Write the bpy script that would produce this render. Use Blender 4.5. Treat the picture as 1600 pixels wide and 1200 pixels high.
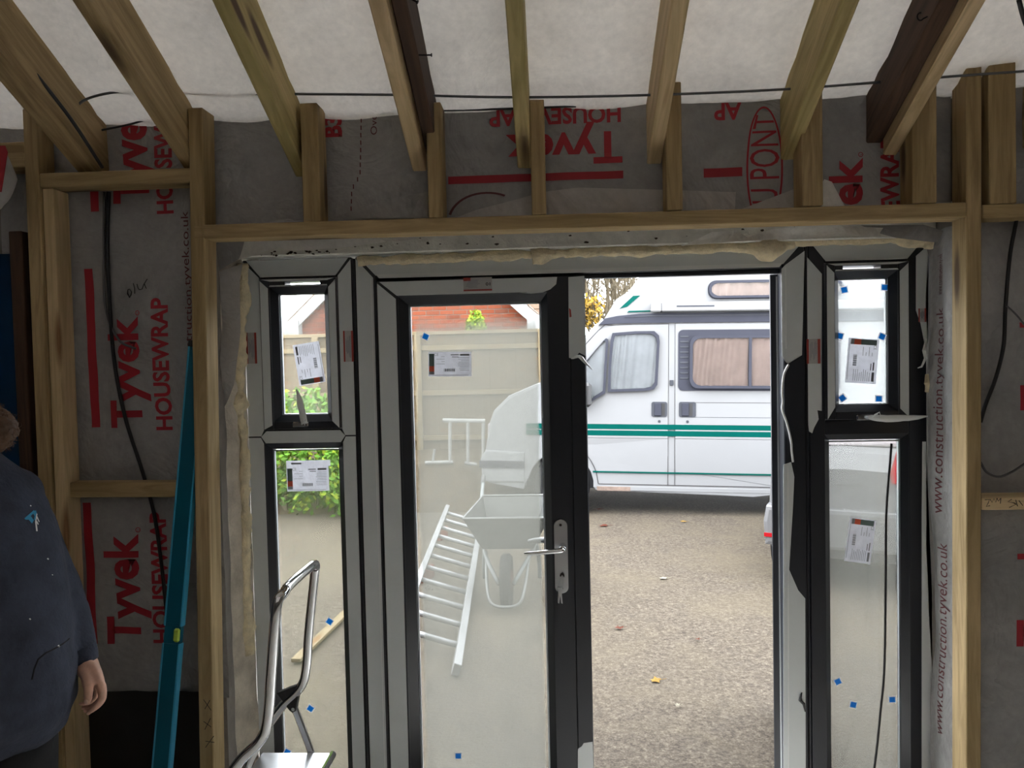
import bpy, bmesh, math, random
from mathutils import Vector, Matrix, noise
from mathutils.bvhtree import BVHTree

random.seed(7)
for o in list(bpy.data.objects):
    bpy.data.objects.remove(o)
sc = bpy.context.scene
COL = sc.collection
rad = math.radians

# ------------------------------------------------------------------ camera
FPX = 1200.0
PITCH, ROLL, YAW = rad(-2.04), rad(-1.28), rad(3.14)
CAM = Vector((0.0, -3.0, 1.70))
fwd = Vector((-math.sin(YAW) * math.cos(PITCH), math.cos(YAW) * math.cos(PITCH), math.sin(PITCH)))
r0 = Vector((math.cos(YAW), math.sin(YAW), 0))
u0 = r0.cross(fwd)
RGT = math.cos(ROLL) * r0 + math.sin(ROLL) * u0
UPV = math.cos(ROLL) * u0 - math.sin(ROLL) * r0
cd = bpy.data.cameras.new('camera')
cam = bpy.data.objects.new('camera', cd)
COL.objects.link(cam)
cd.sensor_width = 36.0
cd.lens = 36.0 * FPX / 1600.0
cd.clip_start = 0.05
cam.matrix_world = Matrix(((RGT.x, UPV.x, -fwd.x, CAM.x), (RGT.y, UPV.y, -fwd.y, CAM.y),
                           (RGT.z, UPV.z, -fwd.z, CAM.z), (0, 0, 0, 1)))
sc.camera = cam

# ------------------------------------------------------------------ sky and exposure
w = bpy.data.worlds.new('overcast_sky')
sc.world = w
w.use_nodes = True
bg = w.node_tree.nodes['Background']
bg.inputs['Color'].default_value = (0.93, 0.96, 1.0, 1)
bg.inputs['Strength'].default_value = 14.29
sc.view_settings.view_transform = 'Standard'
sc.view_settings.look = 'None'
sc.view_settings.gamma = 1.0
sc.view_settings.use_curve_mapping = False
sc.view_settings.exposure = 0.0
sc.cycles.max_bounces = 10
sc.cycles.diffuse_bounces = 6
sc.cycles.transparent_max_bounces = 24


def ray(x, y):
    return (x - 800) / FPX * RGT - (y - 600) / FPX * UPV + fwd


def at(x, y, Y=0.0):
    d = ray(x, y)
    return CAM + d * ((Y - CAM.y) / d.y)


def ground(x, y, Z):
    d = ray(x, y)
    return CAM + d * ((Z - CAM.z) / d.z)


# ------------------------------------------------------------------ materials
MATS = {}


def new_mat(name):
    m = bpy.data.materials.new(name)
    m.use_nodes = True
    nt = m.node_tree
    b = nt.nodes['Principled BSDF']
    MATS[name] = m
    return m, nt, b


def N(nt, t, **kw):
    n = nt.nodes.new(t)
    for k, v in kw.items():
        setattr(n, k, v)
    return n


def coords(nt, scale=(1, 1, 1), rnd=True, space='Object'):
    tc = N(nt, 'ShaderNodeTexCoord')
    mp = N(nt, 'ShaderNodeMapping')
    mp.inputs['Scale'].default_value = scale
    if rnd:
        oi = N(nt, 'ShaderNodeObjectInfo')
        mu = N(nt, 'ShaderNodeMath', operation='MULTIPLY')
        mu.inputs[1].default_value = 37.0
        nt.links.new(oi.outputs['Random'], mu.inputs[0])
        nt.links.new(mu.outputs[0], mp.inputs['Location'])
    nt.links.new(tc.outputs[space], mp.inputs['Vector'])
    return mp.outputs['Vector']


def noise_node(nt, vec, scale, detail=4, rough=0.55, dist=0.0):
    n = N(nt, 'ShaderNodeTexNoise')
    n.inputs['Scale'].default_value = scale
    n.inputs['Detail'].default_value = detail
    n.inputs['Roughness'].default_value = rough
    n.inputs['Distortion'].default_value = dist
    nt.links.new(vec, n.inputs['Vector'])
    return n.outputs['Fac']


def ramp(nt, fac, stops):
    r = N(nt, 'ShaderNodeValToRGB')
    el = r.color_ramp.elements
    while len(el) < len(stops):
        el.new(0.5)
    for e, (p, c) in zip(el, stops):
        e.position = p
        e.color = (c[0], c[1], c[2], 1) if len(c) == 3 else c
    nt.links.new(fac, r.inputs['Fac'])
    return r.outputs['Color']


def mixc(nt, fac, a, b, blend='MIX'):
    m = N(nt, 'ShaderNodeMix', data_type='RGBA', blend_type=blend)
    for sock, v in ((m.inputs[0], fac), (m.inputs[6], a), (m.inputs[7], b)):
        if isinstance(v, (int, float)):
            sock.default_value = v
        elif isinstance(v, tuple):
            sock.default_value = (v[0], v[1], v[2], 1)
        else:
            nt.links.new(v, sock)
    return m.outputs[2]


def bump(nt, b, h, strength=0.2, dist=0.01):
    bp = N(nt, 'ShaderNodeBump')
    bp.inputs['Strength'].default_value = strength
    bp.inputs['Distance'].default_value = dist
    nt.links.new(h, bp.inputs['Height'])
    nt.links.new(bp.outputs['Normal'], b.inputs['Normal'])


def mat(name, col, rough=0.6, metal=0.0, var=0.12, scale=6.0, bmp=0.0, spec=None):
    """plain procedural surface: a colour with soft mottling"""
    m, nt, b = new_mat(name)
    v = coords(nt)
    f = noise_node(nt, v, scale, 5)
    lo = tuple(c * (1 - var) for c in col)
    hi = tuple(min(1, c * (1 + var)) for c in col)
    nt.links.new(ramp(nt, f, [(0.3, lo), (0.7, hi)]), b.inputs['Base Color'])
    b.inputs['Roughness'].default_value = rough
    b.inputs['Metallic'].default_value = metal
    if spec is not None:
        b.inputs['Specular IOR Level'].default_value = spec
    if bmp:
        bump(nt, b, noise_node(nt, v, scale * 5, 6), bmp, 0.01)
    return m


def wood(name, dark, light, knot=(0.10, 0.06, 0.03), rough=0.75, green=0.0):
    m, nt, b = new_mat(name)
    v = coords(nt, (1.1, 13, 13))
    f = noise_node(nt, v, 2.0, 6, 0.6, 1.2)
    v3 = coords(nt, (0.6, 3, 3))
    g = noise_node(nt, v3, 2.5, 3)
    base = ramp(nt, f, [(0.34, tuple(c * 0.9 for c in dark)), (0.60, light)])
    base = mixc(nt, ramp(nt, g, [(0.35, (0, 0, 0)), (0.75, (0.75, 0.75, 0.75))]), base,
                (dark[0] * 0.85, dark[1] * (0.9 + green), dark[2] * 0.8))
    v2 = coords(nt, (1.5, 7.5, 7.5))
    vo = N(nt, 'ShaderNodeTexVoronoi')
    vo.inputs['Scale'].default_value = 1.0
    nt.links.new(v2, vo.inputs['Vector'])
    k = ramp(nt, vo.outputs['Distance'], [(0.10, (1, 1, 1)), (0.20, (0, 0, 0))])
    base = mixc(nt, k, base, knot)
    nt.links.new(base, b.inputs['Base Color'])
    b.inputs['Roughness'].default_value = rough
    bump(nt, b, f, 0.12, 0.004)
    return m


wood('treated_pine', (0.30, 0.205, 0.095), (0.50, 0.365, 0.19))
wood('fresh_pine', (0.54, 0.39, 0.215), (0.76, 0.57, 0.34), (0.26, 0.14, 0.06))
wood('green_pine', (0.36, 0.275, 0.11), (0.58, 0.45, 0.215), green=0.08)
wood('old_timber', (0.050, 0.024, 0.014), (0.10, 0.052, 0.03), (0.03, 0.015, 0.01))
wood('fence_wood', (0.0735, 0.0546, 0.035), (0.112, 0.0875, 0.0609))
wood('fence_rail', (0.1085, 0.0826, 0.049), (0.147, 0.1155, 0.0735))


def sheet_mat(name, col, stain, trans=0.0, sheen=0.55):
    m, nt, b = new_mat(name)
    v = coords(nt, rnd=False)
    f = noise_node(nt, v, 3.0, 6, 0.6, 0.4)
    f2 = noise_node(nt, v, 40.0, 4, 0.6)
    c = mixc(nt, ramp(nt, f, [(0.36, (0, 0, 0)), (0.72, (1, 1, 1))]), stain, col)
    c = mixc(nt, 0.18, c, ramp(nt, f2, [(0.3, (0.3, 0.3, 0.3)), (0.7, (1, 1, 1))]), 'MULTIPLY')
    nt.links.new(c, b.inputs['Base Color'])
    b.inputs['Roughness'].default_value = sheen
    cr = noise_node(nt, v, 3.6, 4, 0.55, 0.9)
    ab = N(nt, 'ShaderNodeMath', operation='PINGPONG')
    ab.inputs[1].default_value = 0.17
    nt.links.new(cr, ab.inputs[0])
    ad = N(nt, 'ShaderNodeMath', operation='MULTIPLY_ADD')
    nt.links.new(noise_node(nt, v, 16.0, 5), ad.inputs[0])
    ad.inputs[1].default_value = 0.12
    nt.links.new(ab.outputs[0], ad.inputs[2])
    bump(nt, b, ad.outputs[0], 0.6, 0.06)
    if trans:
        tr = N(nt, 'ShaderNodeBsdfTranslucent')
        nt.links.new(c, tr.inputs['Color'])
        mx = N(nt, 'ShaderNodeMixShader')
        mx.inputs[0].default_value = trans
        nt.links.new(b.outputs[0], mx.inputs[1])
        nt.links.new(tr.outputs[0], mx.inputs[2])
        nt.links.new(mx.outputs[0], nt.nodes['Material Output'].inputs['Surface'])
    return m


sheet_mat('housewrap', (0.43, 0.42, 0.41), (0.28, 0.275, 0.27))
sheet_mat('roof_membrane', (0.87, 0.815, 0.745), (0.70, 0.655, 0.60), trans=0.022, sheen=0.8)
sheet_mat('white_membrane', (0.92, 0.90, 0.86), (0.84, 0.82, 0.78))
sheet_mat('pale_flap', (0.56, 0.54, 0.52), (0.48, 0.46, 0.44))
mat('red_print', (0.36, 0.014, 0.028), 0.6)
mat('dark_red_print', (0.11, 0.02, 0.024), 0.6)
mat('black_ink', (0.012, 0.012, 0.012), 0.7)
mat('anthracite', (0.013, 0.015, 0.021), 0.32, var=0.05)
mat('rubber', (0.012, 0.012, 0.013), 0.7)
mat('film', (0.60, 0.635, 0.64), 0.36, var=0.04, scale=3)
mat('film_light', (0.70, 0.72, 0.72), 0.36, var=0.05, scale=3)
mat('spacer_alu', (0.42, 0.44, 0.46), 0.35, 0.7, 0.05)
mat('foam', (0.783, 0.675, 0.459), 0.85, var=0.22, scale=18, bmp=0.7)
mat('concrete', (0.76, 0.745, 0.68), 0.9, var=0.16, scale=14, bmp=0.5)
mat('render_reveal', (0.60, 0.54, 0.45), 0.95, var=0.25, scale=12, bmp=1.0)
mat('floor_concrete', (0.78, 0.75, 0.69), 0.9, var=0.15, scale=3, bmp=0.3)
mat('masonry', (0.22, 0.20, 0.18), 0.95, var=0.2, scale=8, bmp=0.4)
mat('chrome', (0.75, 0.76, 0.78), 0.08, 1.0, 0.03)
mat('brushed', (0.55, 0.56, 0.58), 0.28, 1.0, 0.05)
mat('black_plastic', (0.014, 0.014, 0.015), 0.45)
mat('dark_iron', (0.02, 0.014, 0.012), 0.6, 0.6)
mat('cable_black', (0.012, 0.012, 0.014), 0.45)
mat('cable_grey', (0.10, 0.10, 0.105), 0.5)
mat('dpm_black', (0.004, 0.004, 0.005), 0.5)
mat('blue_sheet', (0.0, 0.055, 0.16), 0.5)
mat('level_blue', (0.0, 0.10, 0.16), 0.35, var=0.05)
mat('level_edge', (0.05, 0.36, 0.58), 0.3, var=0.05)
mat('vial_green', (0.50, 0.70, 0.10), 0.15)
sheet_mat('paper', (0.80, 0.81, 0.90), (0.78, 0.79, 0.88), trans=0.30, sheen=0.8)
mat('label_green', (0.14, 0.20, 0.19), 0.7)
mat('label_orange', (0.75, 0.13, 0.07), 0.6)
mat('label_grey', (0.24, 0.25, 0.28), 0.7)
sheet_mat('pad_blue', (0.0, 0.20, 0.75), (0.0, 0.18, 0.70), trans=0.22)
mat('tape_red', (0.34, 0.04, 0.03), 0.5)
mat('tape_white', (0.42, 0.41, 0.41), 0.5)
mat('van_white', (0.155, 0.1573, 0.1613), 0.28, var=0.02, scale=2)
mat('van_teal', (0, 0.0406, 0.0336), 0.4, var=0.05)
mat('van_grey', (0.02756, 0.02887, 0.03806), 0.5, var=0.06)
mat('van_trim', (0.0385, 0.0406, 0.0476), 0.5)
mat('van_seam', (0.035, 0.0322, 0.0336), 0.7)
mat('van_rust', (0.12, 0.085, 0.068), 0.8, var=0.3, scale=20)
mat('curtain_white', (0.2202, 0.2261, 0.2439), 0.9, var=0.10)
mat('curtain_pink', (0.1848, 0.1366, 0.1254), 0.9, var=0.10)
mat('tyre', (0.015, 0.015, 0.016), 0.85, bmp=0.3)
mat('wheel_alu', (0.175, 0.1785, 0.182), 0.35, 0.6)
mat('car_silver', (0.126, 0.126, 0.1295), 0.25, 0.3, 0.03)
mat('lamp_red', (0.21, 0.0028, 0.007), 0.12, var=0.05)
mat('lamp_clear', (0.196, 0.182, 0.1855), 0.1)
mat('alu', (0.238, 0.2415, 0.245), 0.4, 0.35, 0.04)
mat('galvanised', (0.14, 0.1435, 0.14), 0.45, 0.5, 0.15)
mat('barrow_frame', (0.09, 0.10, 0.10), 0.5)
mat('trestle_white', (0.21, 0.21, 0.203), 0.5)
mat('bargeboard_white', (0.21, 0.21, 0.2065), 0.5, var=0.03)
mat('soil', (0.049, 0.0378, 0.0245), 0.95, var=0.3, scale=9, bmp=0.6)
mat('bark', (0.0952, 0.08064, 0.056), 0.9, var=0.25, scale=20)
mat('leaf_green', (0.04725, 0.105, 0.0126), 0.6, var=0.35, scale=3)
mat('leaf_lime', (0.1365, 0.1785, 0.01575), 0.6, var=0.25, scale=3)
mat('leaf_yellow', (0.1862, 0.1176, 0.0196), 0.6, var=0.3, scale=3)
mat('fallen_yellow', (0.14, 0.084, 0.021), 0.7)
mat('fallen_red', (0.0595, 0.021, 0.014), 0.7)
mat('fallen_pale', (0.168, 0.154, 0.119), 0.7)
mat('roof_tile', (0.1085, 0.0735, 0.0525), 0.85, var=0.2, scale=9)
mat('mortar', (0.098, 0.0889, 0.077), 0.95, bmp=0.4)
mat('navy_fleece', (0.040, 0.048, 0.074), 0.95, var=0.22, scale=14, bmp=0.5)
mat('trouser_black', (0.012, 0.012, 0.014), 0.9, var=0.2, bmp=0.3)
mat('skin', (0.66, 0.39, 0.29), 0.55, var=0.16, scale=30)
mat('nail', (0.60, 0.38, 0.31), 0.35)
mat('hair_brown', (0.085, 0.0425, 0.02), 0.7, var=0.35, scale=30)
mat('eye_white', (0.75, 0.74, 0.72), 0.2)
mat('boot_leather', (0.06, 0.04, 0.025), 0.6)
mat('logo_blue', (0.02, 0.25, 0.45), 0.7)
mat('logo_white', (0.75, 0.75, 0.72), 0.7)
mat('bag_white', (0.45, 0.45, 0.44), 0.5)


def brick_mat():
    m, nt, b = new_mat('brick_red')
    oi = N(nt, 'ShaderNodeObjectInfo')
    c = ramp(nt, oi.outputs['Random'], [(0.0, (0.112, 0.028, 0.0133)), (0.5, (0.14, 0.0392, 0.0196)), (1.0, (0.0945, 0.0322, 0.0196))])
    f = noise_node(nt, coords(nt), 25, 5)
    c = mixc(nt, ramp(nt, f, [(0.4, (0, 0, 0)), (0.8, (0.28, 0.28, 0.28))]), c, (0.1155, 0.07, 0.0525))
    nt.links.new(c, b.inputs['Base Color'])
    b.inputs['Roughness'].default_value = 0.9
    bump(nt, b, f, 0.3, 0.005)


brick_mat()


def tarmac_mat():
    m, nt, b = new_mat('tarmac')
    v = coords(nt, rnd=False)
    vo = N(nt, 'ShaderNodeTexVoronoi')
    vo.inputs['Scale'].default_value = 95.0
    nt.links.new(v, vo.inputs['Vector'])
    f = noise_node(nt, v, 45.0, 6, 0.75)
    big = noise_node(nt, v, 0.9, 5, 0.6, 0.6)
    mid = noise_node(nt, v, 7.0, 4, 0.6)
    stone = ramp(nt, f, [(0.30, (0.13, 0.11, 0.10)), (0.46, (0.28, 0.245, 0.205)), (0.60, (0.44, 0.39, 0.325)), (0.75, (0.78, 0.71, 0.60))])
    c = mixc(nt, 0.45, stone, ramp(nt, vo.outputs['Distance'], [(0.1, (0.75, 0.72, 0.66)), (0.6, (0.22, 0.20, 0.18))]), 'SOFT_LIGHT')
    c = mixc(nt, ramp(nt, big, [(0.42, (0, 0, 0)), (0.66, (0.55, 0.55, 0.55))]), c, (0.40, 0.345, 0.255))
    c = mixc(nt, ramp(nt, mid, [(0.5, (0, 0, 0)), (0.8, (0.35, 0.35, 0.35))]), c, (0.24, 0.215, 0.19))
    hs = N(nt, 'ShaderNodeHueSaturation')
    hs.inputs['Saturation'].default_value = 1.15
    hs.inputs['Value'].default_value = 0.1974
    nt.links.new(c, hs.inputs['Color'])
    nt.links.new(hs.outputs[0], b.inputs['Base Color'])
    b.inputs['Roughness'].default_value = 0.85
    bump(nt, b, f, 0.6, 0.01)


tarmac_mat()


def glass_mat(name, fog, clear=(0.05, 0.05, 0.05, 0.05), tint=(0.80, 0.79, 0.71), streak=0.0):
    """window pane with a film of condensation; clear = margins free of it at left, right, bottom, top (share of the pane)"""
    m, nt, b = new_mat(name)
    out = nt.nodes['Material Output']
    tr = N(nt, 'ShaderNodeBsdfTransparent')
    tr.inputs['Color'].default_value = (0.97, 0.98, 0.975, 1)
    gl = N(nt, 'ShaderNodeBsdfGlossy')
    gl.inputs['Roughness'].default_value = 0.02
    fr = N(nt, 'ShaderNodeFresnel')
    fr.inputs['IOR'].default_value = 1.35
    mg = N(nt, 'ShaderNodeMixShader')
    nt.links.new(fr.outputs[0], mg.inputs[0])
    nt.links.new(tr.outputs[0], mg.inputs[1])
    nt.links.new(gl.outputs[0], mg.inputs[2])
    last = mg.outputs[0]
    if fog > 0:
        tc = N(nt, 'ShaderNodeTexCoord')
        sep = N(nt, 'ShaderNodeSeparateXYZ')
        nt.links.new(tc.outputs['Generated'], sep.inputs[0])
        v = coords(nt, rnd=False)
        n1 = noise_node(nt, v, 9.0, 5, 0.65)
        n2 = noise_node(nt, v, 2.2, 4, 0.6, 0.5)
        drops = noise_node(nt, v, 160.0, 3, 0.7)

        def margin(sock, inv, wdt):
            a = sock
            if inv:
                s = N(nt, 'ShaderNodeMath', operation='SUBTRACT')
                s.inputs[0].default_value = 1.0
                nt.links.new(sock, s.inputs[1])
                a = s.outputs[0]
            wob = N(nt, 'ShaderNodeMath', operation='MULTIPLY_ADD')
            nt.links.new(n1, wob.inputs[0])
            wob.inputs[1].default_value = wdt * 1.2
            nt.links.new(a, wob.inputs[2])
            mr = N(nt, 'ShaderNodeMapRange', interpolation_type='SMOOTHSTEP')
            mr.inputs['From Min'].default_value = wdt * 1.1
            mr.inputs['From Max'].default_value = wdt * 2.0
            nt.links.new(wob.outputs[0], mr.inputs['Value'])
            return mr.outputs[0]

        acc = None
        for sk, inv, wdt in (('X', False, clear[0]), ('X', True, clear[1]), ('Z', False, clear[2]), ('Z', True, clear[3])):
            if wdt <= 0:
                continue
            s = margin(sep.outputs[sk], inv, wdt)
            if acc is None:
                acc = s
            else:
                mu = N(nt, 'ShaderNodeMath', operation='MULTIPLY')
                nt.links.new(acc, mu.inputs[0])
                nt.links.new(s, mu.inputs[1])
                acc = mu.outputs[0]
        dens = N(nt, 'ShaderNodeMapRange')
        dens.inputs['From Min'].default_value = 0.3
        dens.inputs['From Max'].default_value = 0.75
        dens.inputs['To Min'].default_value = fog * 0.82
        dens.inputs['To Max'].default_value = min(0.97, fog * 1.12)
        nt.links.new(n2, dens.inputs['Value'])
        dr = N(nt, 'ShaderNodeMapRange')
        dr.inputs['From Min'].default_value = 0.3
        dr.inputs['From Max'].default_value = 0.6
        dr.inputs['To Min'].default_value = 0.9
        dr.inputs['To Max'].default_value = 1.0
        nt.links.new(drops, dr.inputs['Value'])
        mu = N(nt, 'ShaderNodeMath', operation='MULTIPLY')
        nt.links.new(dens.outputs[0], mu.inputs[0])
        nt.links.new(dr.outputs[0], mu.inputs[1])
        fac = mu.outputs[0]
        if acc is not None:
            m2 = N(nt, 'ShaderNodeMath', operation='MULTIPLY')
            nt.links.new(fac, m2.inputs[0])
            nt.links.new(acc, m2.inputs[1])
            fac = m2.outputs[0]
        tl = N(nt, 'ShaderNodeBsdfTranslucent')
        tl.inputs['Color'].default_value = (*tint, 1)
        mf = N(nt, 'ShaderNodeMixShader')
        nt.links.new(fac, mf.inputs[0])
        nt.links.new(last, mf.inputs[1])
        nt.links.new(tl.outputs[0], mf.inputs[2])
        last = mf.outputs[0]
    nt.links.new(last, out.inputs['Surface'])
    return m


glass_mat('glass_clear', 0)
glass_mat('fog_door', 0.76, (0.045, 0.035, 0.0, 0.042), tint=(0.0826, 0.0819, 0.0728))
glass_mat('fog_left_top', 0.30, (0.10, 0.06, 0.02, 0.03), tint=(0.126, 0.126, 0.112))
glass_mat('fog_left_low', 0.36, (0.06, 0.04, 0.0, 0.03), tint=(0.0406, 0.0434, 0.0301))
glass_mat('fog_right_top', 0.55, (0.0, 0.0, 0.0, 0.05), tint=(0.189, 0.196, 0.1925))
glass_mat('fog_right_low', 0.66, (0.03, 0.06, 0.0, 0.012), tint=(0.0826, 0.0819, 0.0728))
glass_mat('van_glass', 0)


for _n in ('tarmac', 'brick_red', 'van_white', 'van_teal', 'van_grey', 'van_trim', 'van_seam', 'curtain_white', 'curtain_pink', 'car_silver', 'alu', 'galvanised',
           'bargeboard_white', 'trestle_white', 'leaf_green', 'leaf_lime', 'leaf_yellow', 'fallen_yellow', 'fallen_red', 'fallen_pale', 'bark', 'mortar', 'soil',
           'roof_tile', 'fence_wood', 'fence_rail', 'lamp_clear', 'wheel_alu', 'tyre'):
    MATS[_n].node_tree.nodes['Principled BSDF'].inputs['Specular IOR Level'].default_value = 0.05

# ------------------------------------------------------------------ mesh helpers
def wm(o):
    m = o.matrix_basis.copy()
    while o.parent:
        o = o.parent
        m = o.matrix_basis @ m
    return m


def link(name, me, mats, parent=None, smooth=False, world=True, mtx=None):
    ob = bpy.data.objects.new(name, me)
    COL.objects.link(ob)
    if not isinstance(mats, (list, tuple)):
        mats = [mats]
    for m in mats:
        me.materials.append(MATS[m] if isinstance(m, str) else m)
    if mtx is not None:
        if parent is not None:
            ob.matrix_basis = wm(parent).inverted() @ mtx
        else:
            ob.matrix_basis = mtx
    if parent is not None:
        if world and mtx is None:
            me.transform(wm(parent).inverted())
        ob.parent = parent
    if smooth:
        for p in me.polygons:
            p.use_smooth = True
    return ob


def mk(name, bm, mats, parent=None, smooth=False, world=True, mtx=None, centre=False):
    me = bpy.data.meshes.new(name)
    bmesh.ops.recalc_face_normals(bm, faces=bm.faces)
    bm.to_mesh(me)
    bm.free()
    if centre and parent is None and mtx is None:
        # put the origin at the base of the thing
        xs = [v.co for v in me.vertices]
        c = Vector(((min(p.x for p in xs) + max(p.x for p in xs)) / 2,
                    (min(p.y for p in xs) + max(p.y for p in xs)) / 2, min(p.z for p in xs)))
        me.transform(Matrix.Translation(-c))
        mtx = Matrix.Translation(c)
    return link(name, me, mats, parent, smooth, world, mtx)


def tag(o, label=None, cat=None, group=None, kind=None):
    if label:
        o['label'] = label
    if cat:
        o['category'] = cat
    if group:
        o['group'] = group
    if kind:
        o['kind'] = kind
    return o


def empty(name, loc, rz=0.0, mtx=None):
    o = bpy.data.objects.new(name, None)
    COL.objects.link(o)
    o.empty_display_size = 0.1
    o.matrix_basis = mtx if mtx is not None else Matrix.Translation(Vector(loc)) @ Matrix.Rotation(rz, 4, 'Z')
    return o


def box(bm, x0, x1, y0, y1, z0, z1, bev=0.0, mi=0):
    vs = [bm.verts.new((x, y, z)) for x in (x0, x1) for y in (y0, y1) for z in (z0, z1)]
    fs = []
    for idx in ((0, 1, 3, 2), (4, 6, 7, 5), (0, 4, 5, 1), (2, 3, 7, 6), (0, 2, 6, 4), (1, 5, 7, 3)):
        f = bm.faces.new([vs[i] for i in idx])
        f.material_index = mi
        fs.append(f)
    if bev:
        es = list({e for f in fs for e in f.edges})
        bmesh.ops.bevel(bm, geom=es, offset=bev, segments=1, profile=0.5, affect='EDGES')
    return vs


def bx(*a, bev=0.0):
    bm = bmesh.new()
    box(bm, *a, bev=bev)
    return bm


def prism(pts, axis, t0, t1, bev=0.0):
    """polygon in a plane, extruded along an axis. axis 'y': pts are (x, z); 'x': (y, z); 'z': (x, y)"""
    bm = bmesh.new()

    def p3(p, t):
        return {'y': (p[0], t, p[1]), 'x': (t, p[0], p[1]), 'z': (p[0], p[1], t)}[axis]
    a = [bm.verts.new(p3(p, t0)) for p in pts]
    b = [bm.verts.new(p3(p, t1)) for p in pts]
    n = len(pts)
    f1 = bm.faces.new(a)
    f2 = bm.faces.new(b[::-1])
    for i in range(n):
        bm.faces.new((a[i], a[(i + 1) % n], b[(i + 1) % n], b[i]))
    if bev:
        bmesh.ops.bevel(bm, geom=list(f1.edges) + list(f2.edges), offset=bev, segments=2, profile=0.6, affect='EDGES')
    bmesh.ops.triangulate(bm, faces=[f for f in bm.faces if len(f.verts) > 4])
    return bm


def ring(outer, inner, axis, t0, t1):
    """closed frame between two outlines with the same number of points"""
    bm = bmesh.new()

    def p3(p, t):
        return {'y': (p[0], t, p[1]), 'x': (t, p[0], p[1]), 'z': (p[0], p[1], t)}[axis]
    L = [[bm.verts.new(p3(p, t)) for p in poly] for poly, t in ((outer, t0), (inner, t0), (inner, t1), (outer, t1))]
    n = len(outer)
    for k in range(4):
        A, B = L[k], L[(k + 1) % 4]
        for i in range(n):
            j = (i + 1) % n
            bm.faces.new((A[i], A[j], B[j], B[i]))
    return bm


def rrect(x0, x1, z0, z1, r, n=5):
    pts = []
    for cx, cz, a0 in ((x1 - r, z1 - r, 0), (x0 + r, z1 - r, 90), (x0 + r, z0 + r, 180), (x1 - r, z0 + r, 270)):
        for i in range(n + 1):
            a = rad(a0 + 90 * i / n)
            pts.append((cx + r * math.cos(a), cz + r * math.sin(a)))
    return pts


def smooth_path(pts, n=6):
    pts = [Vector(p) for p in pts]
    if len(pts) < 3:
        return pts
    P = [pts[0] * 2 - pts[1]] + pts + [pts[-1] * 2 - pts[-2]]
    out = []
    for i in range(1, len(P) - 2):
        a, b, c, d = P[i - 1:i + 3]
        for k in range(n):
            t = k / n
            out.append(0.5 * ((2 * b) + (c - a) * t + (2 * a - 5 * b + 4 * c - d) * t * t + (3 * b - a - 3 * c + d) * t ** 3))
    out.append(pts[-1])
    return out


def tube(bm, pts, r, n=8, caps=True, squash=None, mi=0):
    """sweep a circle along points; r a number or a list"""
    pts = [Vector(p) for p in pts]
    m = len(pts)
    rs = r if isinstance(r, (list, tuple)) else [r] * m
    t = (pts[1] - pts[0]).normalized()
    ref = Vector((0, 0, 1)) if abs(t.z) < 0.9 else Vector((1, 0, 0))
    u = t.cross(ref).normalized()
    rings = []
    for i in range(m):
        if i == 0:
            t = pts[1] - pts[0]
        elif i == m - 1:
            t = pts[-1] - pts[-2]
        else:
            t = (pts[i + 1] - pts[i]).normalized() + (pts[i] - pts[i - 1]).normalized()
        if t.length < 1e-9:
            t = pts[min(i + 1, m - 1)] - pts[max(i - 1, 0)]
        t.normalize()
        u = (u - t * u.dot(t))
        if u.length < 1e-6:
            u = t.orthogonal()
        u.normalize()
        v = t.cross(u)
        rr = rs[i]
        row = []
        for k in range(n):
            a = 2 * math.pi * k / n
            d = u * math.cos(a) * rr + v * math.sin(a) * rr
            if squash:
                d = Vector((d.x * squash[0], d.y * squash[1], d.z * squash[2]))
            row.append(bm.verts.new(pts[i] + d))
        rings.append(row)
    for i in range(m - 1):
        for k in range(n):
            j = (k + 1) % n
            f = bm.faces.new((rings[i][k], rings[i][j], rings[i + 1][j], rings[i + 1][k]))
            f.material_index = mi
    if caps:
        bm.faces.new(rings[0][::-1]).material_index = mi
        bm.faces.new(rings[-1]).material_index = mi
    return bm


def tb(pts, r, n=8, **kw):
    bm = bmesh.new()
    tube(bm, pts, r, n, **kw)
    return bm


def lathe(bm, prof, axis_o, axis_d, n=20):
    """revolve (radius, height) pairs about an axis"""
    d = Vector(axis_d).normalized()
    u = d.orthogonal().normalized()
    v = d.cross(u)
    o = Vector(axis_o)
    rows = []
    for r, h in prof:
        rows.append([bm.verts.new(o + d * h + (u * math.cos(2 * math.pi * k / n) + v * math.sin(2 * math.pi * k / n)) * max(r, 1e-4)) for k in range(n)])
    for i in range(len(rows) - 1):
        for k in range(n):
            j = (k + 1) % n
            bm.faces.new((rows[i][k], rows[i][j], rows[i + 1][j], rows[i + 1][k]))
    bm.faces.new(rows[0][::-1])
    bm.faces.new(rows[-1])
    return bm


def beam(name, p0, p1, wd, dp, m, depth_axis=(0, 1, 0), label=None, cat=None, group=None, parent=None, bev=0.003):
    """sawn timber from p0 to p1 (centres of its ends); grain runs along its local x"""
    p0, p1 = Vector(p0), Vector(p1)
    x = (p1 - p0)
    L = x.length
    x.normalize()
    z = Vector(depth_axis)
    z = (z - x * z.dot(x)).normalized()
    y = z.cross(x)
    M = Matrix(((x.x, y.x, z.x, p0.x), (x.y, y.y, z.y, p0.y), (x.z, y.z, z.z, p0.z), (0, 0, 0, 1)))
    bm = bx(0, L, -wd / 2, wd / 2, -dp / 2, dp / 2, bev=bev)
    o = mk(name, bm, m, parent, mtx=M)
    tag(o, label, cat, group)
    return o


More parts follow.
